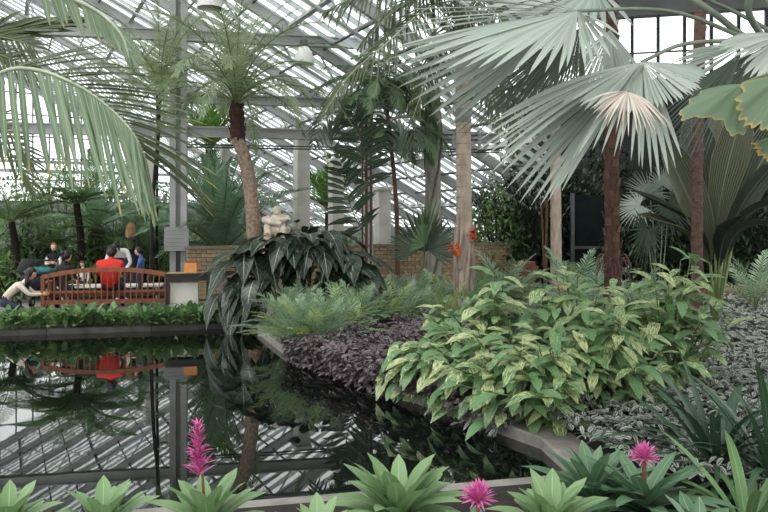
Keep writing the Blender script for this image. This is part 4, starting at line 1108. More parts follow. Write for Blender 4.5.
# --- dark veined plant by the pool corner
c = GX(292, 13.7, .09)
t = thing('velvet_leaf_plant', c, 'dark plant with large white-veined drooping leaves at the pool corner', 'plant')
am = []
for sd in range(3):
    q = MB(); leaves(q, [[0, 0, 0]], [[1, 0, .1]], (0, 0, 1), 1., .46 + .05 * sd, .55 + .12 * sd, [.2, .75, .97, 1, .97, .88, .72, .5, .25, .02], .1, wav=.05); am.append(q.mesh('leaf', 'leaf_anthurium'))
rg = random.Random(4); o0 = ROOT[t.name]
for i in range(150):
    u = rg.random(); a = rg.uniform(-math.pi, math.pi)
    if rg.random() < .62: a = -math.pi / 2 + rg.uniform(-1.6, 1.6)
    x = c[0] + rg.uniform(-1.0, 1.35); hmax = min(1.98 * (1 - ((x - c[0] - .1) / 1.75) ** 2), 1.72 if x < c[0] + .1 else 1.9)
    p = V(x + .1 * math.cos(a), c[1] + .5 * math.sin(a), max(.35, hmax * rg.uniform(.35, 1.0) ** .6))
    d = V(math.cos(a) + (x - c[0]) * .35, math.sin(a), rg.uniform(-.35, .35))
    inst('leaf', am[i % 3], t, frame(p - o0, d, (0, 0, 1), rg.uniform(.5, .78)))
    if i % 4 == 0:
        q = MB(); tube(q, curve([V(c[0] + (x - c[0]) * .3, c[1], .2), V((x + c[0]) / 2, (p[1] + c[1]) / 2, p[2] * .75), p], 8), .012, 5); q.build('stalk', 'rachis_green', t)
# leaves hanging over the water
for i in range(10):
    p = V(c[0] - 1.1 + rg.uniform(-.1, .6), c[1] - .75 + rg.uniform(-.2, .2), rg.uniform(.45, .9)); inst('leaf', am[i % 3], t, frame(p - o0, (rg.uniform(-.6, .4), -.7, -.5), (0, 0, 1), .6))

# --- palm with dark combed leaf in the middle
c = GX(368, 16., .16)
t = thing('combed_palm', c, 'dark palm with brown canes and comb-like leaves left of the pale trunks', 'palm')
for k, (x, r) in enumerate(((366, .035), (370.5, .03), (362, .02))):
    trunk(t, [GX(x, 16, .16), P(x + .5, 200, 16), P(x, 120 - 10 * k, 16)], [r, r * .85, r * .6], 'rachis_brown', 20, name='cane')
def comb(pts, n, ll, w, ang=70, mats=('leaf_fishtail_dark', 'rachis_brown'), up=(0, -1, .3), droop=.15, lift=0.05, angtip=45, prof=LANCE5, rad=.014, **kw):
    q = MB(); pinnate(q, pts, n, ll, w, ang=ang, up=up, droop=droop, lift=lift, angtip=angtip, prof=prof, rad=rad, s0=.15, **kw); return q.build('frond', list(mats), t)
comb([P(367, 240, 15.8), P(352, 210, 15.5), P(345, 182, 15.4), P(340, 158, 15.2)], 17, .72, .085, rad=.012)
comb([P(368, 200, 15.9), P(364, 165, 15.7), P(360, 135, 15.5), P(352, 108, 15.2)], 18, .82, .09)
comb([P(368, 165, 16), P(384, 125, 15.8), P(402, 118, 15.6), P(418, 146, 15.4)], 20, .6, .06, droop=.5)
comb([P(368, 150, 16), P(348, 116, 15.8), P(328, 116, 15.6), P(314, 144, 15.4)], 20, .55, .05, droop=.5)
comb([P(368, 140, 16), P(380, 88, 15.8), P(400, 66, 15.6), P(425, 68, 15.4)], 24, .6, .045, droop=.45)
fe = [frond_mesh('frond', ['leaf_feather', 'rachis_green'], 2.2, e0, e1, 64, .44, .03, ang=60, droop=.6, lift=.05, rad=.016, jit=.14) for e0, e1 in ((78, 0), (60, -35), (40, -70), (20, -80))]
c = GX(398, 17, .16)
t = thing('feathery_palm', c, 'fine feathery palm with hanging green fronds left of the pale trunks', 'palm')
trunk(t, [c, P(396, 200, 17), P(386, 100, 17)], [.06, .05, .045], 'rachis_brown', 20)
crown(t, fe[1:], P(386, 98, 17), 30, seed=6, s=.85)
crown(t, fe[2:], P(398, 140, 17), 14, seed=9, s=.75, az0=1)
# --- trunks
b = GX(433, 18.2, .09); t = thing('vine_trunk_tree', b, 'thick pale trunk wrapped in grey vines left of the ringed trunk', 'tree')
trunk(t, [b, GX(433, 18.2, 2.5), GX(433, 18.2, 5.1)], [.21, .195, .18], 'trunk_grey', 24)
for k in range(3):
    a = np.linspace(0, 1, 30); q = MB(); tube(q, np.c_[b[0] + .2 * np.cos(a * (4 + k) + k * 2.1), b[1] + .2 * np.sin(a * (4 + k) + k * 2.1), .2 + a * 4.6], .035, 6); q.build('vine', 'vine_grey', t)
b = GX(463.5, 14, .09); t = thing('ringed_palm', b, 'tall palm with ringed tan trunk, split husk below and dark hanging fronds above', 'palm')
zt = P(463, 112, 14)[2]; top = P(461, -2, 14.)
trunk(t, [b, GX(464, 14, 2.), GX(463, 14, 4.), top], [.155, .145, .14, .13], 'trunk_tan', 40, 14)
for k in range(9):
    z = zt - .2 - k * .2
    if z > 1.8:
        q = MB(); lathe(q, [[.134, -.012], [.15, 0], [.134, .012]], GX(463.3, 14, z), 14); q.build('trunk_ring', 'trunk_ring', t)
q = MB(); tube(q, [GX(463, 14, zt - .2), GX(463, 14, zt + .06)], [.152, .148], 14); q.build('trunk_band', 'trunk_ring', t)
for k in range(15):
    a = k * .7; rg2 = random.Random(k); z0 = .4 + rg2.random() * .8; z1 = z0 + rg2.uniform(.9, 1.3); q = MB()
    pp = [V(b[0] + .155 * math.cos(a + s * .5), b[1] + .155 * math.sin(a + s * .5), z0 + (z1 - z0) * s) for s in np.linspace(0, 1, 7)]; pp[-1][:2] = b[:2] + (pp[-1][:2] - b[:2]) * (1.35 if k % 4 == 0 else 1.)
    tube(q, pp, [.05, .055, .05, .045, .035, .025, .006], 6); q.build('husk_strip', 'fibre_husk', t)
KF = ('leaf_coco_dark', 'rachis_pale')
def kf(pts, n, ll, w, droop, **kw):
    q = MB(); pinnate(q, pts, n, ll, w, ang=55, up=kw.pop('up', (0, -.6, .8)), droop=droop, lift=.0, prof=STRAP, rad=.02, s0=.1, **kw); return q.build('frond', list(KF), t)
kf([top, P(425, -22, 13.), P(375, -12, 12.3), P(328, 10, 12)], 34, .75, .045, .75)
kf([top, P(425, 10, 12.8), P(388, 42, 12.), P(350, 75, 11.8), P(325, 112, 11.6)], 40, .65, .04, .45)
kf([top, P(425, -5, 13.2), P(390, 14, 12.8), P(362, 45, 12.4)], 28, .6, .04, .7)
kf([top, P(475, -5, 13.), P(500, 20, 12.4), P(518, 60, 12)], 26, .6, .04, .6)
kf([top, P(472, 30, 13.4), P(486, 75, 13), P(498, 125, 12.8)], 28, .55, .04, .5)
kf([top, P(445, 35, 13.4), P(428, 75, 13), P(412, 120, 12.8)], 28, .55, .035, .5)
kf([top, P(490, 10, 14.6), P(525, 50, 15), P(545, 110, 15.2)], 30, .65, .045, .5)
kf([top, P(480, 20, 14.8), P(505, 80, 15.4), P(515, 150, 15.6)], 30, .65, .045, .5)
b = GX(556.5, 17.2, .16); t = thing('smooth_trunk_palm', b, 'smooth tan palm trunk under the drooping blue-grey fan', 'palm')
trunk(t, [b, GX(556, 17.2, 1.8), GX(555, 17.2, 4.8)], [.14, .125, .12], 'trunk_tan', 20); crown(t, fe[2:], GX(555, 17.2, 4.8), 8, seed=3, s=.6)
b = GX(545, 17.6, .16); t = thing('thin_tree', b, 'thin brown twin stem left of the smooth tan trunk', 'tree')
trunk(t, [b, P(546, 250, 17.6), P(547, 190, 17.6)], [.04, .035, .025], 'rachis_brown', 12); trunk(t, [b, P(543, 240, 17.6), P(541, 200, 17.6)], [.03, .025, .02], 'rachis_brown', 12)
fanmats = ['leaf_fan_blue', 'rachis_pale']
b = GX(613, 10.6, .09); t = thing('rough_palm', b, 'palm with rough dark brown trunk right of centre', 'palm')
pts = [b, GX(612, 10.6, 2.), P(611, 60, 10.6), P(610, -30, 10.6)]
trunk(t, pts, [.125, .105, .1, .1], 'trunk_fibre', 30); scars(t, pts, [.12, .11, .1, .1], 'trunk_red', 130, s=.075, seed=5)
q = MB()
for k in range(34):
    a = k * 2.4; p = P(613, 258 + (k % 6) * 3, 10.6); tube(q, curve([p + V(math.cos(a), math.sin(a), 0) * .1, p + V(math.cos(a) * .18, math.sin(a) * .18, .06), p + V(math.cos(a) * .25, math.sin(a) * .25, -.08)], 5), .006, 4)
q.build('root_fibres', 'rachis_brown', t)['kind'] = 'stuff'
b = GX(697, 10.9, .09); t = thing('red_trunk_palm', b, 'palm with slim reddish brown trunk at the right', 'palm')
pts = [b, GX(697, 10.9, 2.), P(699, 60, 10.9), P(702, -30, 10.9)]
trunk(t, pts, [.09, .08, .085, .08], 'trunk_red', 30); scars(t, pts, [.09, .082, .085, .08], 'trunk_red', 90, s=.045, seed=6)

# --- big blue-grey fan palm at the right
b = GX(860, 7.2, .09)
t = thing('blue_fan_palm', b, 'large blue-grey fan palm filling the upper right with pleated leaves', 'palm')
C0 = P(800, 52, 6.9)
trunk(t, [b, b + [-.1, 0, 1.6], C0 + [.1, 0, -.1]], [.2, .17, .15], 'trunk_grey', 20)
def fan_leaf(hub, tip, side, a0, a1, n, pet, mat='leaf_fan_blue', split=.5, droop=.12, lenfn=None, prad=.022, fold=.16, jit=.03, name='leaf', seed=1, S=10):
    q = MB(); fan(q, hub, np.asarray(tip) - hub, np.asarray(side) - hub, a0, a1, n, split, droop, lenfn, fold, jit=jit, rng=np.random.default_rng(seed), S=S)
    lf = q.build(name, mat, t)
    if pet is not None:
        q = MB(); tube(q, curve(pet, 14), np.linspace(prad, prad * .6, 14), 8); q.build('petiole', 'petiole_grey', lf)
    return lf
def tip_leaf(hub, tips, n, pet, mat='leaf_fan_blue', split=.55, droop=.1, prad=.022, jit=.02, name='leaf', seed=1, fold=.16, up=None, wide=1.1):
    q = MB(); fan_tips(q, hub, tips, n, split, droop, fold, jit=jit, rng=np.random.default_rng(seed), up=up, wide=wide); lf = q.build(name, mat, t)
    if pet is not None:
        q = MB(); tube(q, curve(pet, 14), np.linspace(prad, prad * .6, 14), 8); q.build('petiole', 'petiole_grey', lf)
    return lf
H1 = P(578, 11, 5.6); H1b = P(572, 16, 6.0); H2 = P(642, 62, 5.6)
# upper leaf: long segments left, foreshortened ones towards the camera
tip_leaf(H1, [P(470, -40, 5.9), P(402, 4, 5.9), P(396, 26, 5.8), P(393, 52, 5.6), P(440, 66, 5.2), P(486, 70, 4.95), P(535, 74, 4.8), P(575, 70, 4.75), P(608, 64, 4.8), P(626, 34, 5.0)], 27,
         [C0, P(751, 40, 6.6), P(690, 16, 6.2), P(644, 9, 5.9), H1], split=.55, droop=.05, seed=11)
# its lower left half, seen behind
tip_leaf(H1b, [P(392, 46, 6.3), P(391, 66, 6.3), P(402, 84, 6.3), P(412, 102, 6.3), P(432, 118, 6.3), P(455, 128, 6.4)], 11, None, split=.6, droop=.08, seed=12)
tip_leaf(P(596, -12, 6.6), [P(440, -40, 6.6), P(432, -12, 6.5), P(450, 4, 6.2), P(560, 30, 6.0), P(640, 25, 6.0)], 22, [C0, P(751, 20, 7), P(681, -8, 6.8), P(596, -12, 6.6)], split=.55, droop=.05, seed=13)
# darker leaves hanging below the upper one
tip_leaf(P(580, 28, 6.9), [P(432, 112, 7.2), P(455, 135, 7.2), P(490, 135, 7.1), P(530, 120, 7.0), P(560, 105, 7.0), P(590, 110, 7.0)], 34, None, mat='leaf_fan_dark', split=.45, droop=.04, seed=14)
tip_leaf(P(610, 30, 7.4), [P(540, 85, 7.4), P(565, 105, 7.3), P(590, 112, 7.2), P(620, 110, 7.2), P(650, 80, 7.3)], 26, None, mat='leaf_fan_blue', split=.5, droop=.04, seed=24)
# middle leaf: layers of long segments to the left, a wide skirt down, a pleated disc right
tip_leaf(H2, [P(505, 112, 5.7), P(486, 128, 5.6), P(479, 146, 5.5), P(484, 160, 5.4), P(497, 170, 5.3)], 10, [C0, P(740, 42, 6.2), P(722, 41, 6.0), P(680, 45, 5.8), H2], split=.55, droop=.16, seed=15, wide=1.25)
tip_leaf(H2 + V(.0, .08, -.02), [P(490, 158, 5.7), P(505, 178, 5.7), P(520, 195, 5.65), P(535, 206, 5.6), P(552, 203, 5.5), P(562, 190, 5.4)], 10, None, split=.6, droop=.14, seed=16, wide=1.2)
tip_leaf(H2 + V(.0, .02, -.01), [P(560, 165, 5.1), P(584, 156, 4.95), P(606, 153, 4.9), P(626, 153, 4.9), P(640, 166, 4.95), P(654, 182, 5.0), P(670, 168, 5.1), P(682, 152, 5.2)], 14, None, split=.5, droop=.16, seed=22)
tip_leaf(H2 + V(.0, -.01, .0), [P(560, 100, 5.2), P(585, 108, 5.05), P(620, 112, 5.0), P(655, 108, 5.05), P(684, 100, 5.1), P(700, 86, 5.3), P(706, 70, 5.6)], 36, None, split=.86, droop=.06, seed=23, wide=1.02)
# dry leaf under it
tip_leaf(P(628, 92, 4.85), [P(592, 104, 4.75), P(590, 118, 4.75), P(600, 124, 4.7), P(615, 130, 4.65), P(630, 136, 4.6), P(645, 134, 4.62), P(658, 134, 4.65), P(670, 128, 4.7), P(664, 112, 4.75)], 30, [P(642, 66, 5.5), P(634, 78, 5.2), P(628, 92, 4.85)],
         mat='leaf_fan_dry', split=.5, droop=.3, jit=.09, seed=17, name='dry_leaf', fold=.25, prad=.012)
# right leaves
tip_leaf(P(792, 34, 5.6), [P(726, 40, 5.5), P(712, 48, 5.4), P(732, 56, 5.3), P(742, 66, 5.25), P(748, 80, 5.2), P(768, 92, 5.1)], 13, [C0, P(792, 34, 5.6)], split=.7, droop=.1, seed=18, wide=1.25)
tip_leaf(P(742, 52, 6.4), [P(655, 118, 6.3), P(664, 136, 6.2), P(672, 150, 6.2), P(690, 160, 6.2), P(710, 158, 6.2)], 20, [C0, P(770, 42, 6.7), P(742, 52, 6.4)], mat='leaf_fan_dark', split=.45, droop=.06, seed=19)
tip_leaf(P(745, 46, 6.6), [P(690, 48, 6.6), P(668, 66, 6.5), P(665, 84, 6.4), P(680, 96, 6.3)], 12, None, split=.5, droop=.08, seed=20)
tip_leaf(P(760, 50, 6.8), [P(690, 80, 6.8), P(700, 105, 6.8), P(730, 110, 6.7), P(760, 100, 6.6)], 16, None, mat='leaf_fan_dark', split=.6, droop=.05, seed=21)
# unseen crown leaves added above the picture to shade the right bed
for k in range(7):
    a = k * .9 + .3; h = C0 + V(math.cos(a) * .9, math.sin(a) * .9, 1.1); d = V(math.cos(a), math.sin(a), .25); sdv = V(-math.sin(a), math.cos(a), 0)
    tip_leaf(h, [h + sdv * 1.1 + d * .2, h + sdv * .8 + d * .9, h + d * 1.3 + [0, 0, -.2], h - sdv * .8 + d * .9, h - sdv * 1.1 + d * .2], 26, [C0, C0 + (h - C0) * .5 + [0, 0, .15], h], split=.6, droop=.12, seed=60 + k, up=(0, 0, 1))
for pet in ([P(768, -30, 6.2), P(748, 8, 6.3), P(770, 48, 6.7)], [P(681, -8, 6.4), P(715, 14, 6.4), P(751, 40, 6.6), C0]):
    q = MB(); tube(q, curve(pet, 14), np.linspace(.03, .028, 14), 8); q.build('leaf_stalk', 'petiole_grey', t)

# --- fishtail leaf with ragged yellow rim
b = GX(850, 4.6, .17)
t = thing('fishtail_palm', b, 'fishtail palm leaf with ragged yellow-brown edges at the right edge', 'palm')
trunk(t, [b, b + [0, 0, 1.4], P(820, 70, 4.4)], [.05, .045, .03], 'rachis_green', 16, name='cane')
def wedge(apex, ends, nrow=8, seed=1, sag=.03):
    """fan-shaped leaflet: rays from the apex to ragged ends"""
    rg = np.random.default_rng(seed); E = curve(ends, 34); n = len(E); q = MB()
    E = apex + (E - apex) * (1 + .05 * np.sin(np.arange(n) * 1.9) + rg.normal(0, .02, n))[:, None]
    u = np.linspace(0.02, 1, nrow)[None, :, None]; v = apex + (E - apex)[:, None] * u
    nor = nrm(np.cross(E[0] - apex, E[-1] - apex)); v = v + nor * (np.sin(np.arange(n) * 1.05) * .006)[:, None, None] * u; v[..., 2] -= (sag * u ** 2)[..., 0]
    uv = np.zeros((n, nrow, 2)); uv[..., 0] = .5 + np.linspace(-.47, .47, n)[:, None]; uv[..., 1] = u[0, :, 0] * .99
    i = np.arange(n - 1)[:, None] * nrow + np.arange(nrow - 1)[None]
    q.add(v, np.stack([i, i + nrow, i + nrow + 1, i + 1], -1).reshape(-1, 4), uv); return q.build('leaf', 'leaf_tail_ragged', t)
wedge(P(742, 84, 4.3), [P(706, 84, 4.4), P(690, 95, 4.3), P(680, 113, 4.2), P(702, 112, 4.2), P(722, 116, 4.2), P(732, 131, 4.15), P(746, 126, 4.2), P(750, 110, 4.25)], seed=1)
wedge(P(790, 72, 4.2), [P(742, 78, 4.2), P(738, 100, 4.1), P(744, 118, 4.1), P(760, 122, 4.05), P(778, 128, 4.05), P(800, 124, 4.05)], seed=2)
wedge(P(800, 130, 4.3), [P(752, 138, 4.3), P(760, 150, 4.3), P(776, 158, 4.3), P(800, 160, 4.3)], seed=3)
for pet in ([P(742, 84, 4.3), P(770, 74, 4.3), P(800, 72, 4.3), P(820, 76, 4.4)], [P(790, 72, 4.2), P(805, 72, 4.3), P(820, 76, 4.4)], [P(800, 130, 4.3), P(815, 105, 4.35), P(820, 76, 4.4)]):
    q = MB(); tube(q, curve(pet, 8), .01, 6); q.build('leaf_stalk', 'rachis_green', t)

# --- broad-leaved dark palm at the right
b = GX(716, 12.5, .09)
t = thing('broad_leaf_palm', b, 'dark stemless palm with broad pleated leaves behind the reddish trunk', 'palm')
def pleat(root, mid, tip, w, mat, name='leaf', n=15, up=(0, -.7, .7)):
    """one broad undivided blade with lengthwise pleats and its stalk"""
    C = curve([root, mid, tip], 16); T = nrm(np.gradient(C, axis=0)); S = nrm(np.cross(T, up)); N = np.cross(S, T)
    k0 = 5; u = np.linspace(0, 1, 16 - k0); pr = np.interp(u, [0, .25, .6, .85, 1], [.08, .6, 1, .8, .12]); x = np.linspace(-1, 1, 2 * n + 1)
    v = C[k0:, None] + S[k0:, None] * (x[None, :] * pr[:, None] * w / 2)[..., None] + N[k0:, None] * ((np.arange(2 * n + 1) % 2)[None, :] * pr[:, None] * w / (2 * n) * .8)[..., None] + N[k0:, None] * ((np.abs(x)[None] ** 2) * pr[:, None] * w * .12)[..., None]
    uv = np.zeros((len(u), 2 * n + 1, 2)); uv[..., 0] = (x + 1) / 2; uv[..., 1] = u[:, None] * .99; W_ = 2 * n + 1
    i = np.arange(len(u) - 1)[:, None] * W_ + np.arange(W_ - 1)[None]; q = MB(); q.add(v, np.stack([i, i + 1, i + W_ + 1, i + W_], -1).reshape(-1, 4), uv)
    lf = q.build(name, mat, t, smooth=False); q = MB(); tube(q, C[:k0 + 2], np.linspace(.03, .012, k0 + 2), 6); q.build('petiole', 'rachis_green', lf)
R0 = b + [0, 0, .1]
pleat(R0, P(703, 235, 12.), P(660, 138, 11.6), .85, 'leaf_big_olive'); pleat(R0, P(706, 220, 12.6), P(690, 110, 12.6), .8, 'leaf_big_dark')
pleat(R0, P(718, 215, 12.4), P(745, 100, 12.2), .6, 'leaf_big_olive'); pleat(R0, P(735, 220, 12.2), P(785, 150, 11.8), .55, 'leaf_big_dark', up=(0, .2, 1))
pleat(R0, P(740, 225, 11.8), P(800, 195, 11.2), .5, 'leaf_big_dark', up=(0, .1, 1)); pleat(R0, P(735, 235, 11.6), P(800, 225, 10.9), .5, 'leaf_big_dark', up=(0, .1, 1))
pleat(R0, P(700, 235, 12.), P(632, 190, 11.8), .6, 'leaf_big_dark', up=(0, -.3, 1)); pleat(R0, P(690, 240, 12.), P(640, 215, 11.6), .5, 'leaf_big_olive', up=(0, -.4, 1)); pleat(R0, P(726, 200, 13.2), P(720, 90, 13.4), .7, 'leaf_big_olive')
pleat(R0, P(722, 245, 12.), P(745, 215, 11.4), .45, 'leaf_big_dark', up=(0, -.3, 1)); pleat(R0, P(745, 200, 12.8), P(790, 110, 12.6), .7, 'leaf_big_dark')
# small grey-green fan palm between the trunks
b = GX(655, 13.5, .09)
t = thing('small_fan_palm', b, 'small grey-green fan palm between the two brown trunks', 'palm')
for k, (x, y, tx, ty, sx, sy) in enumerate(((650, 195, 625, 175, 660, 175), (662, 185, 680, 165, 650, 168), (640, 205, 612, 200, 625, 225), (668, 205, 695, 215, 670, 235), (648, 230, 628, 250, 655, 262))):
    h = P(x, y, 13.3 - .1 * k)
    fan_leaf(h, P(tx, ty, 13.1), P(sx, sy, 13.1), -70, 160, 26, [b, (b + h) / 2 + [.05, 0, .1], h], mat='leaf_fan_blue' if k < 3 else 'leaf_fan_dark', split=.35, droop=.12, prad=.014, seed=40 + k)
# dark green fan palm before the brick wall
b = GX(424, 15.8, .16)
t = thing('green_fan_palm', b, 'dark green fan palm standing before the brick wall', 'palm')
trunk(t, [b, GX(424, 15.8, .7)], [.06, .05], 'trunk_fibre', 8)
for k, (x, y, tx, ty, sx, sy, a0, a1) in enumerate(((424, 252, 400, 218, 452, 222, -25, 115), (428, 250, 452, 225, 455, 262, -30, 100), (418, 252, 398, 232, 392, 262, -20, 90), (424, 246, 424, 205, 446, 215, -60, 60))):
    h = P(x, y, 15.7 - .1 * k)
    fan_leaf(h, P(tx, ty, 15.3), P(sx, sy, 15.3), a0, a1, 16, [GX(424, 15.8, .7), (GX(424, 15.8, .75) + h) / 2, h], mat='leaf_fan_dark' if k != 3 else 'leaf_feather', split=.6, droop=.04, prad=.014, seed=50 + k, jit=.05)
# ------------------------------------------------------------------ ferns and low planting in the beds
fn = [frond_mesh('frond', ['leaf_fern', 'rachis_green'], 0.85, e0, e1, 26, .2, .014, ang=62, droop=.15, lift=.1, rad=.007, prof=LANCE5, s0=.25, rng=np.random.default_rng(sd)) for e0, e1, sd in ((78, 35, 1), (62, 5, 2), (45, -15, 3))]
fl = [frond_mesh('frond', ['leaf_fern_light', 'rachis_green'], 0.8, e0, e1, 26, .19, .0135, ang=60, droop=.15, lift=.1, rad=.007, prof=LANCE5, s0=.25, rng=np.random.default_rng(sd)) for e0, e1, sd in ((75, 30, 4), (58, 0, 5), (40, -15, 6))]
spots = []
rg = random.Random(21)
rows = [(10.35, 294, 330, 4), (10.9, 286, 350, 6), (11.8, 282, 370, 6), (12.6, 290, 410, 7), (13.4, 330, 450, 7), (14.2, 350, 500, 7), (15.0, 380, 520, 7), (15.8, 400, 540, 6)]
for ri, (Y, x0, x1, n) in enumerate(rows):
    for i in range(n):
        spots.append((x0 + (x1 - x0) * (i + .5) / n + rg.uniform(-5, 5), Y + rg.uniform(-.25, .25), ri))
for i, (px, Y, ri) in enumerate(spots):
    b = GX(px, Y, .09); t = thing('parlour_palm', b, '%s feathery low palm %s, %s row from the pool' % ('yellow-green' if i % 4 == 1 else 'grey-green',
        'beside the dark-veined plant' if px < 312 else 'behind the purple groundcover' if px < 350 else 'before the brown canes' if px < 392 else 'below the green fan palm' if px < 442 else 'at the ringed trunk' if px < 485 else 'before the brick wall end',
        ('nearest', 'second', 'third', 'fourth', 'fifth', 'sixth', 'seventh', 'rearmost')[spots[i][2]]), 'plant', 'feathery low palms before the brick wall')
    kind = fl if i % 4 == 1 else fn
    s = rg.uniform(.85, 1.15)
    crown(t, kind, b, 12, seed=100 + i, s=s, az0=rg.random() * 6, name='frond')
# taller green leaved plants at the foot of the trunks
for i, (px, Y, s, lb) in enumerate(((590, 12.6, 1.5, 'dark fern clump left of the rough brown trunk'), (640, 12.2, 1.3, 'dark fern clump right of the rough brown trunk'), (575, 14.5, 1.7, 'tall fern clump before the doorway'), (505, 15.2, 1.5, 'tall fern clump at the end of the brick wall'), (755, 14.8, 1.5, 'fern clump by the brick edging at the right'))):
    b = GX(px, Y, .16); t = thing('fern', b, lb, 'fern', 'ferns between the trunks'); crown(t, fn, b, 16, seed=160 + i, s=s)

# --- flowers on the ringed trunk
def blossom(px, py, Y, r, mat, label, name):
    c = P(px, py, Y); t = thing(name, c, label, 'flower', 'flowers on the ringed trunk')
    m = MB(); leaves(m, [[0, 0, 0]], [[1, 0, .15]], (0, 0, 1), r, r * .55, .2, LANCE5, .15); pm = m.mesh('petal', mat)
    for i in range(22):
        d = nrm(RNG.normal(0, 1, 3) + [0, -.6, 0]); inst('petal', pm, t, frame(d * r * .3, d))
    q = MB(); tube(q, curve([c, c + [.05, .2, -.15], [GX(463.5, 14)[0], 13.88, c[2] - .1]], 6), .012, 5); q.build('stem', 'rachis_green', t)
blossom(455, 249, 13.6, .13, 'orange_flower', 'orange flower cluster on the left of the ringed trunk', 'orchid')
blossom(472.5, 234, 13.7, .1, 'red_flower', 'red flower cluster on the right of the ringed trunk', 'orchid')

# --- variegated ginger
gm = []
for sd in range(4):
    q = MB(); leaves(q, [[0, 0, 0]], [[1, 0, .25]], (0, 0, 1), 1., .36 + .05 * (sd % 2), .3 + .15 * sd, [.15, .7, .97, 1, .92, .62, .05], .1, wav=.02); gm.append(q.mesh('leaf', 'leaf_ginger'))
def ginger(label, c, z, nstem, nl, rx, ry, seed, ls=.36, lead=(0, 0), skirt=None):
    rg = random.Random(seed); b = V(c[0], c[1], .09); t = thing('variegated_ginger', b, label, 'shrub', 'variegated ginger clumps')
    for k in range(nstem):
        a = rg.uniform(0, 6.28); rr = math.sqrt(rg.random()); foot = V(b[0] + rx * .6 * rr * math.cos(a), b[1] + ry * .6 * rr * math.sin(a), .09)
        h = (z - .09) * (1 - .5 * rr ** 2) * rg.uniform(.85, 1.0); lean = V(math.cos(a) * rr * rx * .75 + lead[0] * rr, math.sin(a) * rr * ry * .7 - .1 + lead[1] * rr, 0)
        C = curve([foot, foot + lean * .3 + [0, 0, h * .6], foot + lean + [0, 0, h]], 12)
        q = MB(); tube(q, C, np.linspace(.011, .005, 12), 5); q.build('stem', 'rachis_green', t)
        fa = rg.uniform(0, 6.28)
        for j in range(nl):
            u = .1 + .9 * j / (nl - 1); p = C[min(11, int(u * 11))]
            aa = fa + j * 2.5 + rg.uniform(-.4, .4); d = V(math.cos(aa) + lead[0] * .6, math.sin(aa) - .35 + lead[1] * .6, rg.uniform(-.45, .4) + (.45 if j == nl - 1 else 0))
            inst('leaf', gm[rg.randrange(4)], t, frame(p - b, d, (0, -.25, 1), ls * rg.uniform(.75, 1.2)))
    if skirt:      # leaves drooping over the kerb in front of the clump
        A_, B_ = np.array(POOL[2]), np.array(POOL[3]); nn = np.array([-.849, -.529])
        for i in range(66):
            p2 = A_ + (B_ - A_) * rg.uniform(*skirt) + nn * rg.uniform(-.4, .16); z2 = rg.uniform(.14, .6)
            d = V(nn[0] + rg.uniform(-.7, .7), nn[1] + rg.uniform(-.6, .3), rg.uniform(-.6, .1))
            inst('leaf', gm[rg.randrange(4)], t, frame(V(p2[0], p2[1], z2) - b, d, (0, -.25, 1), ls * rg.uniform(.8, 1.15)))
LD = (-.4, -.28)
ginger('front left clump of cream-splashed ginger hanging over the pool edge', (1.0, 8.0), .97, 23, 10, .45, .42, 1, 0.260, (-.25, -.2), (.56, .68))
ginger('low clump of cream-splashed ginger beside the purple groundcover', (.72, 9.3), .9, 11, 12, .26, .24, 7, 0.244)
ginger('front middle clump of cream-splashed ginger above the pool edge', (1.20, 7.3), .98, 23, 10, .5, .42, 2, 0.269, LD, (.6, .80))
ginger('front right clump of cream-splashed ginger above the pool corner', (1.58, 6.8), .9, 23, 10, .45, .4, 8, 0.269, LD, (.76, .93))
ginger('middle clump of cream-splashed ginger behind the front ones', (1.35, 8.5), 1.32, 24, 12, .55, .45, 3, 0.277)
ginger('tall cream-splashed ginger clump left of the rough brown trunk', (2.1, 8.1), 1.5, 24, 12, .52, .45, 4, 0.286)
ginger('right clump of cream-splashed ginger at the silver groundcover', (2.25, 7.25), 1.1, 24, 12, .48, .42, 5, 0.269)
ginger('tallest cream-splashed ginger clump before the reddish trunk', (3.1, 8.1), 1.68, 24, 12, .42, .4, 6, 0.286)

# --- groundcovers
def inside(poly, p):
    x, y = p[:, 0], p[:, 1]; r = np.zeros(len(p), bool); n = len(poly)
    for i in range(n):
        (x1, y1), (x2, y2) = poly[i], poly[(i + 1) % n]
        c = ((y1 > y) != (y2 > y)) & (x < (x2 - x1) * (y - y1) / (y2 - y1 + 1e-12) + x1); r ^= c
    return r
def cover(name, label, poly, n, ll, lw, h, mat, seed, bump=.15, ground=.16):
    rg = np.random.default_rng(seed); poly = np.asarray(poly, float); lo, hi = poly.min(0), poly.max(0); p = np.zeros((0, 2))
    while len(p) < n:
        c = rg.uniform(lo, hi, (n * 2, 2)); w = rg.random(len(c)) < np.minimum(1, (6.5 / c[:, 1]) ** 1.2); p = np.concatenate([p, c[inside(poly, c) & w]])
    p = p[:n]
    z = ground + h * (.55 + .45 * np.sin(p[:, 0] * 7.1 + 1.3 * np.sin(p[:, 1] * 5)) * np.cos(p[:, 1] * 6.3)) * rg.uniform(.35, 1, n) + .02
    d = rg.normal(0, 1, (n, 3)); d[:, 2] = rg.uniform(-.1, .75, n); d[:, 1] -= .3
    up = nrm(V(0, -.15, 1) + rg.normal(0, .3, (n, 3)))
    far = np.maximum(1, p[:, 1] / 8)
    q = MB(); leaves(q, np.c_[p, z], d, up, ll * rg.uniform(.7, 1.25, n) * far ** .5, lw * rg.uniform(.8, 1.2, n) * far ** .5, .35, [.15, .8, 1, .75, .05], .12, mat if isinstance(mat, int) else 0)
    c = p.mean(0); o = q.build(name, mat, None, True, (c[0], c[1], ground)); return tag(o, label, 'groundcover', None, 'stuff')
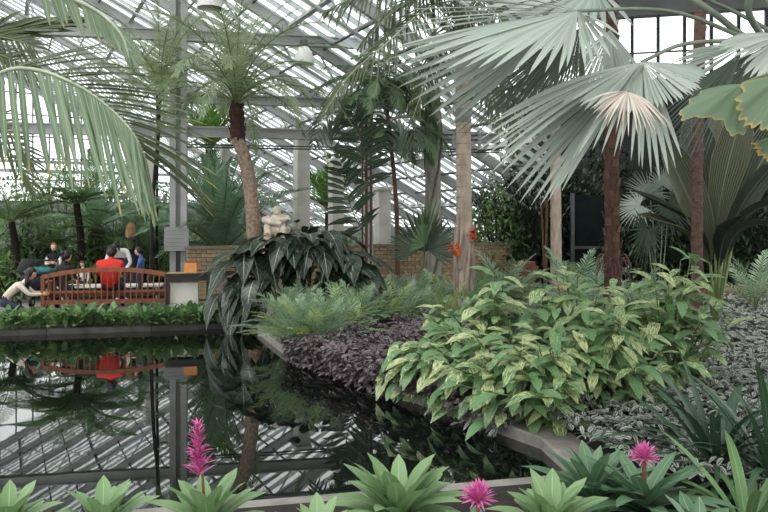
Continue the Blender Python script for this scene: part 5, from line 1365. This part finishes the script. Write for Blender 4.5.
cover('purple_groundcover', 'dusky purple leafy groundcover between the ferns and the ginger', [(-1.42, 10.15), (-.2, 8.2), (.62, 6.9), (1.3, 7.2), (.9, 9.3), (.6, 10.6), (-.2, 11.6)], 9500, .085, .045, .30, 'leaf_purple', 1)
cover('purple_groundcover', 'grey purple groundcover strip behind the ginger, before the ferns', [(.3, 10.4), (1.2, 9.2), (2.2, 9.4), (2.2, 12.), (.9, 13.), (.1, 11.9)], 3000, .085, .042, .28, 'leaf_purple', 2)
cover('silver_groundcover', 'silver-striped trailing groundcover carpeting the right bed', [(1.42, 6.45), (1.75, 5.2), (2.5, 4.4), (5., 4.4), (9.2, 15.5), (8.8, 16.8), (5.2, 16.6), (3.4, 10.4), (2.2, 8.)], 15000, .10, .045, .17, 'leaf_silver', 3)
def fringe(name, label, mat, u0, u1, n, ll, lw, seed):
    """trailing shoots of the groundcover spilling over the pool kerb"""
    rg = np.random.default_rng(seed); u = rg.uniform(u0, u1, n); A_, B_ = np.array(POOL[2]), np.array(POOL[3]); nn = np.array([-.849, -.529])
    o_ = rg.uniform(-.34, .16, n); p = A_ + (B_ - A_) * u[:, None] + nn * o_[:, None]; z = np.where(o_ > 0, rg.uniform(.02, .26, n), .1 + rg.uniform(.02, .26, n))
    d = rg.normal(0, .8, (n, 3)); d[:, 2] = rg.uniform(-.5, .4, n); d[:, :2] += nn * .5
    q = MB(); leaves(q, np.c_[p, z], d, nrm(V(-.1, -.3, 1) + rg.normal(0, .3, (n, 3))), ll * rg.uniform(.7, 1.25, n), lw, .3, [.15, .8, 1, .75, .05], .12)
    c = p.mean(0); return tag(q.build(name, mat, None, True, (c[0], c[1], .1)), label, 'groundcover', None, 'stuff')
fringe('purple_groundcover', 'purple shoots spilling over the pool kerb between ferns and ginger', 'leaf_purple', .06, .58, 3600, .09, .046, 5)
fringe('silver_groundcover', 'silver-striped shoots trailing over the kerb under the ginger', 'leaf_silver', .72, .93, 420, .1, .045, 6)

# --- low leafy plants along the far kerb
lm = []
for sd in range(2):
    q = MB(); r2 = np.random.default_rng(sd); n = 26; a = r2.uniform(0, 6.28, n); e = r2.uniform(.25, 1.3, n)
    p = np.c_[np.cos(a) * .05, np.sin(a) * .05, r2.uniform(.02, .16, n)]
    leaves(q, p, np.c_[np.cos(a) * np.cos(e), np.sin(a) * np.cos(e), np.sin(e)], (0, 0, 1), r2.uniform(.2, .32, n), .085, .35, LANCE5, .1); lm.append(q.mesh('low_leafy_plant', 'leaf_bush' if sd else 'leaf_strap_bright'))
k = 0
for row in range(2):
    for i in range(21):
        px = -10 + i * 12.8 + row * 6; Y = 12.45 + .22 * (px * 5.2 / 250) * .55 + row * .5 + rg.uniform(-.08, .08); Y += .0
        w = (px - 384) / F; Yk = (13.35 + .0) / (1 - .22 * w) if False else None
        # stand just outside the far kerb line y = 11.3 + .2196 (x + 9)
        y0 = (11.3 + .2196 * 9) / (1 - .2196 * w); Y = y0 + .55 + row * .5 + rg.uniform(-.1, .1); X = w * Y
        o = bpy.data.objects.new('low_leafy_plant', lm[k % 2]); COL.objects.link(o); k += 1
        o.location = (X, Y, .08); o.rotation_euler.z = rg.uniform(0, 6.28); o.scale = (rg.uniform(1.05, 1.35),) * 3
        tag(o, '%s low leafy plant %s, %s row' % ('bright' if k % 2 else 'mid-green', 'before the kneeling woman' if px < 28 else 'before the left end of the bench' if px < 76 else 'before the red shirt' if px < 124 else 'before the right end of the bench' if px < 168 else 'before the black table' if px < 211 else 'by the dark-veined plant',
            'bench-side' if row else 'kerb-side'), 'plant', 'leafy plants along the far kerb')

# --- strap-leaved clumps at the right
def straps(name, label, b, n, L, W, mat, seed, e0=.5, e1=1.35, droop=.5, az=None, grp='strap-leaved clumps at the right'):
    rg = random.Random(seed); t = thing(name, b, label, 'plant', grp)
    ms = []
    for k in range(3):
        q = MB(); leaves(q, [[0, 0, 0]], [[1, 0, 0]], (0, 0, 1), 1., W / L, 0., STRAP8, .14)
        m = q.mesh('leaf', mat); co = np.array([v.co[:] for v in m.vertices]); bend = droop * (.5 + .5 * k)
        th = co[:, 0] * bend; r = 1 / max(bend, 1e-3); x = r * np.sin(th); z = -r * (1 - np.cos(th)); co2 = np.c_[x + co[:, 2] * np.sin(th), co[:, 1], z + co[:, 2] * np.cos(th)]
        m.vertices.foreach_set('co', co2.ravel()); m.update(); ms.append(m)
    for i in range(n):
        a = i * 2.4 + rg.uniform(-.3, .3) if az is None else rg.uniform(*az); e = rg.uniform(e0, e1)
        d = (math.cos(a) * math.cos(e), math.sin(a) * math.cos(e), math.sin(e))
        inst('leaf', ms[rg.randrange(3)], t, frame((math.cos(a) * .04, math.sin(a) * .04, .0), d, (0, 0, 1), L * rg.uniform(.75, 1.15)))
    return t
straps('strap_leaf_lily', 'dark strap-leaved lily clump rising from the silver groundcover', GX(716, 5.35, .09), 52, .92, .055, 'leaf_strap', 1, .5, 1.5, 1.0)
straps('strap_leaf_lily', 'dark strap-leaved lily clump cut by the right edge', GX(775, 5.0, .09), 46, .92, .055, 'leaf_strap', 2, .5, 1.5, 1.0)
straps('strap_leaf_lily', 'bright green lily with broad arching leaves at the bottom right', GX(748, 4.35, .12), 24, .62, .06, 'leaf_strap_bright', 3, .3, 1.35, .9)

# --- bromeliads along the near kerb
def bromeliad(label, b, n, L, W, mat, seed, droop=.75, e0=.25, e1=1.25):
    rg = random.Random(seed); t = thing('bromeliad', b, label, 'bromeliad', 'bromeliads along the near kerb')
    ms = []
    for k in range(3):
        q = MB(); leaves(q, [[0, 0, 0]], [[1, 0, 0]], (0, 0, 1), 1., W / L, 0., [.55, .7, .85, .97, 1, 1, .92, .7, .06], .14, wav=.03)
        m = q.mesh('leaf', mat); co = np.array([v.co[:] for v in m.vertices]); bend = droop * (.6 + .5 * k); th = co[:, 0] ** 1.3 * bend; r = 1 / bend
        x = r * np.sin(th) * 1.0; z = -r * (1 - np.cos(th)); m.vertices.foreach_set('co', np.c_[x, co[:, 1], z + co[:, 2]].ravel()); m.update(); ms.append(m)
    for i in range(n):
        u = i / (n - 1); e = e0 + (e1 - e0) * u; a = i * 2.4 + rg.uniform(-.2, .2)
        d = (math.cos(a) * math.cos(e), math.sin(a) * math.cos(e), math.sin(e))
        inst('leaf', ms[min(2, int((1 - u) * 3))], t, frame((math.cos(a) * .05 * (1 - u), math.sin(a) * .05 * (1 - u), .03 + .08 * u), d, (0, 0, 1), L * (1 - .3 * u) * rg.uniform(.88, 1.1)))
    return t
BM, BD = 'leaf_bromeliad', 'leaf_bromeliad_dark'
bromeliad('pale bromeliad rosette in the bottom left corner', GX(8, 4.1, .12), 30, .36, .12, BM, 1)
bromeliad('pale bromeliad rosette right of the corner one, before the reflection', GX(103, 4.1, .12), 30, .37, .12, BM, 2)
t = bromeliad('pale bromeliad carrying the tall pink flower spike', GX(208, 4.15, .12), 32, .42, .125, BM, 3)
# spike: stalk and whorls of narrow bracts
o0 = ROOT[t.name]
q = MB(); s0 = o0 + [-.02, 0, .1]; s1 = P(197, 424, 4.05); tube(q, curve([s0, (s0 + s1) / 2 + [.01, 0, 0], s1], 14), np.linspace(.011, .005, 14), 7); q.build('flower_stalk', 'flower_stem', t)
q = MB(); leaves(q, [[0, 0, 0]], [[1, 0, .35]], (0, 0, 1), 1., .22, .05, LANCE5, .2); bm = q.mesh('bract', 'pink_flower'); q = MB(); leaves(q, [[0, 0, 0]], [[1, 0, .3]], (0, 0, 1), 1., .14, .15, LANCE5, .2); bm2 = q.mesh('bract', 'pink_pale')
rg = random.Random(8); SP = curve([P(199, 476, 4.05), P(198, 450, 4.05), s1], 30)
for i in range(120):
    u = (i / 119); p = SP[int(u * 29)]; a = i * 2.4; L = (.1 * (1 - .68 * u) + .014) * rg.uniform(.8, 1.2)
    inst('bract', bm if i % 3 else bm2, t, frame(p - o0, (math.cos(a), math.sin(a), rg.uniform(-.1, .9)), (0, 0, 1), L))
bromeliad('largest pale bromeliad rosette, bottom centre before the near kerb', GX(399, 4.2, .14), 44, .52, .15, BM, 4)
bromeliad('small pale bromeliad left of the largest rosette', GX(318, 3.9, .12), 26, .34, .11, BM, 5)
bromeliad('pale toothed bromeliad right of the low pink flower', GX(552, 4.1, .12), 36, .42, .13, BM, 6)
t7 = bromeliad('dark green bromeliad holding the round pink flower', GX(645, 4.45, .12), 32, .55, .12, BD, 7, .8, .25, 1.0)
t8 = bromeliad('low bromeliad with pink flower at the bottom edge', GX(478, 3.9, .12), 24, .32, .1, BD, 8, .8, .2, .8)
bromeliad('dark bromeliad left of the round pink flower', GX(592, 4.65, .12), 26, .46, .12, BD, 9, .6, .35, 1.25)
bromeliad('small green bromeliad at the bottom right edge', GX(700, 3.9, .12), 26, .36, .11, BD, 10)
def pompon(t, c, r, n=80):
    o0 = ROOT[t.name]; q = MB(); tube(q, [o0 + [0, 0, .05], c], .012, 6); q.build('flower_stalk', 'flower_stem', t); rg = np.random.default_rng(int(r * 1000))
    for i in range(n):
        z = 1 - 1.5 * (i + .5) / n; a = i * 2.39996; k = math.sqrt(max(0, 1 - z * z)); d = (k * math.cos(a), k * math.sin(a), z)
        inst('bract', bm if i % 3 else bm2, t, frame(c - o0 + np.array(d) * r * .15, d, (0, 0, 1), r * rg.uniform(.8, 1.1)))
pompon(t7, P(644, 458, 4.3), .088); pompon(t8, P(478, 499, 3.88), .095)
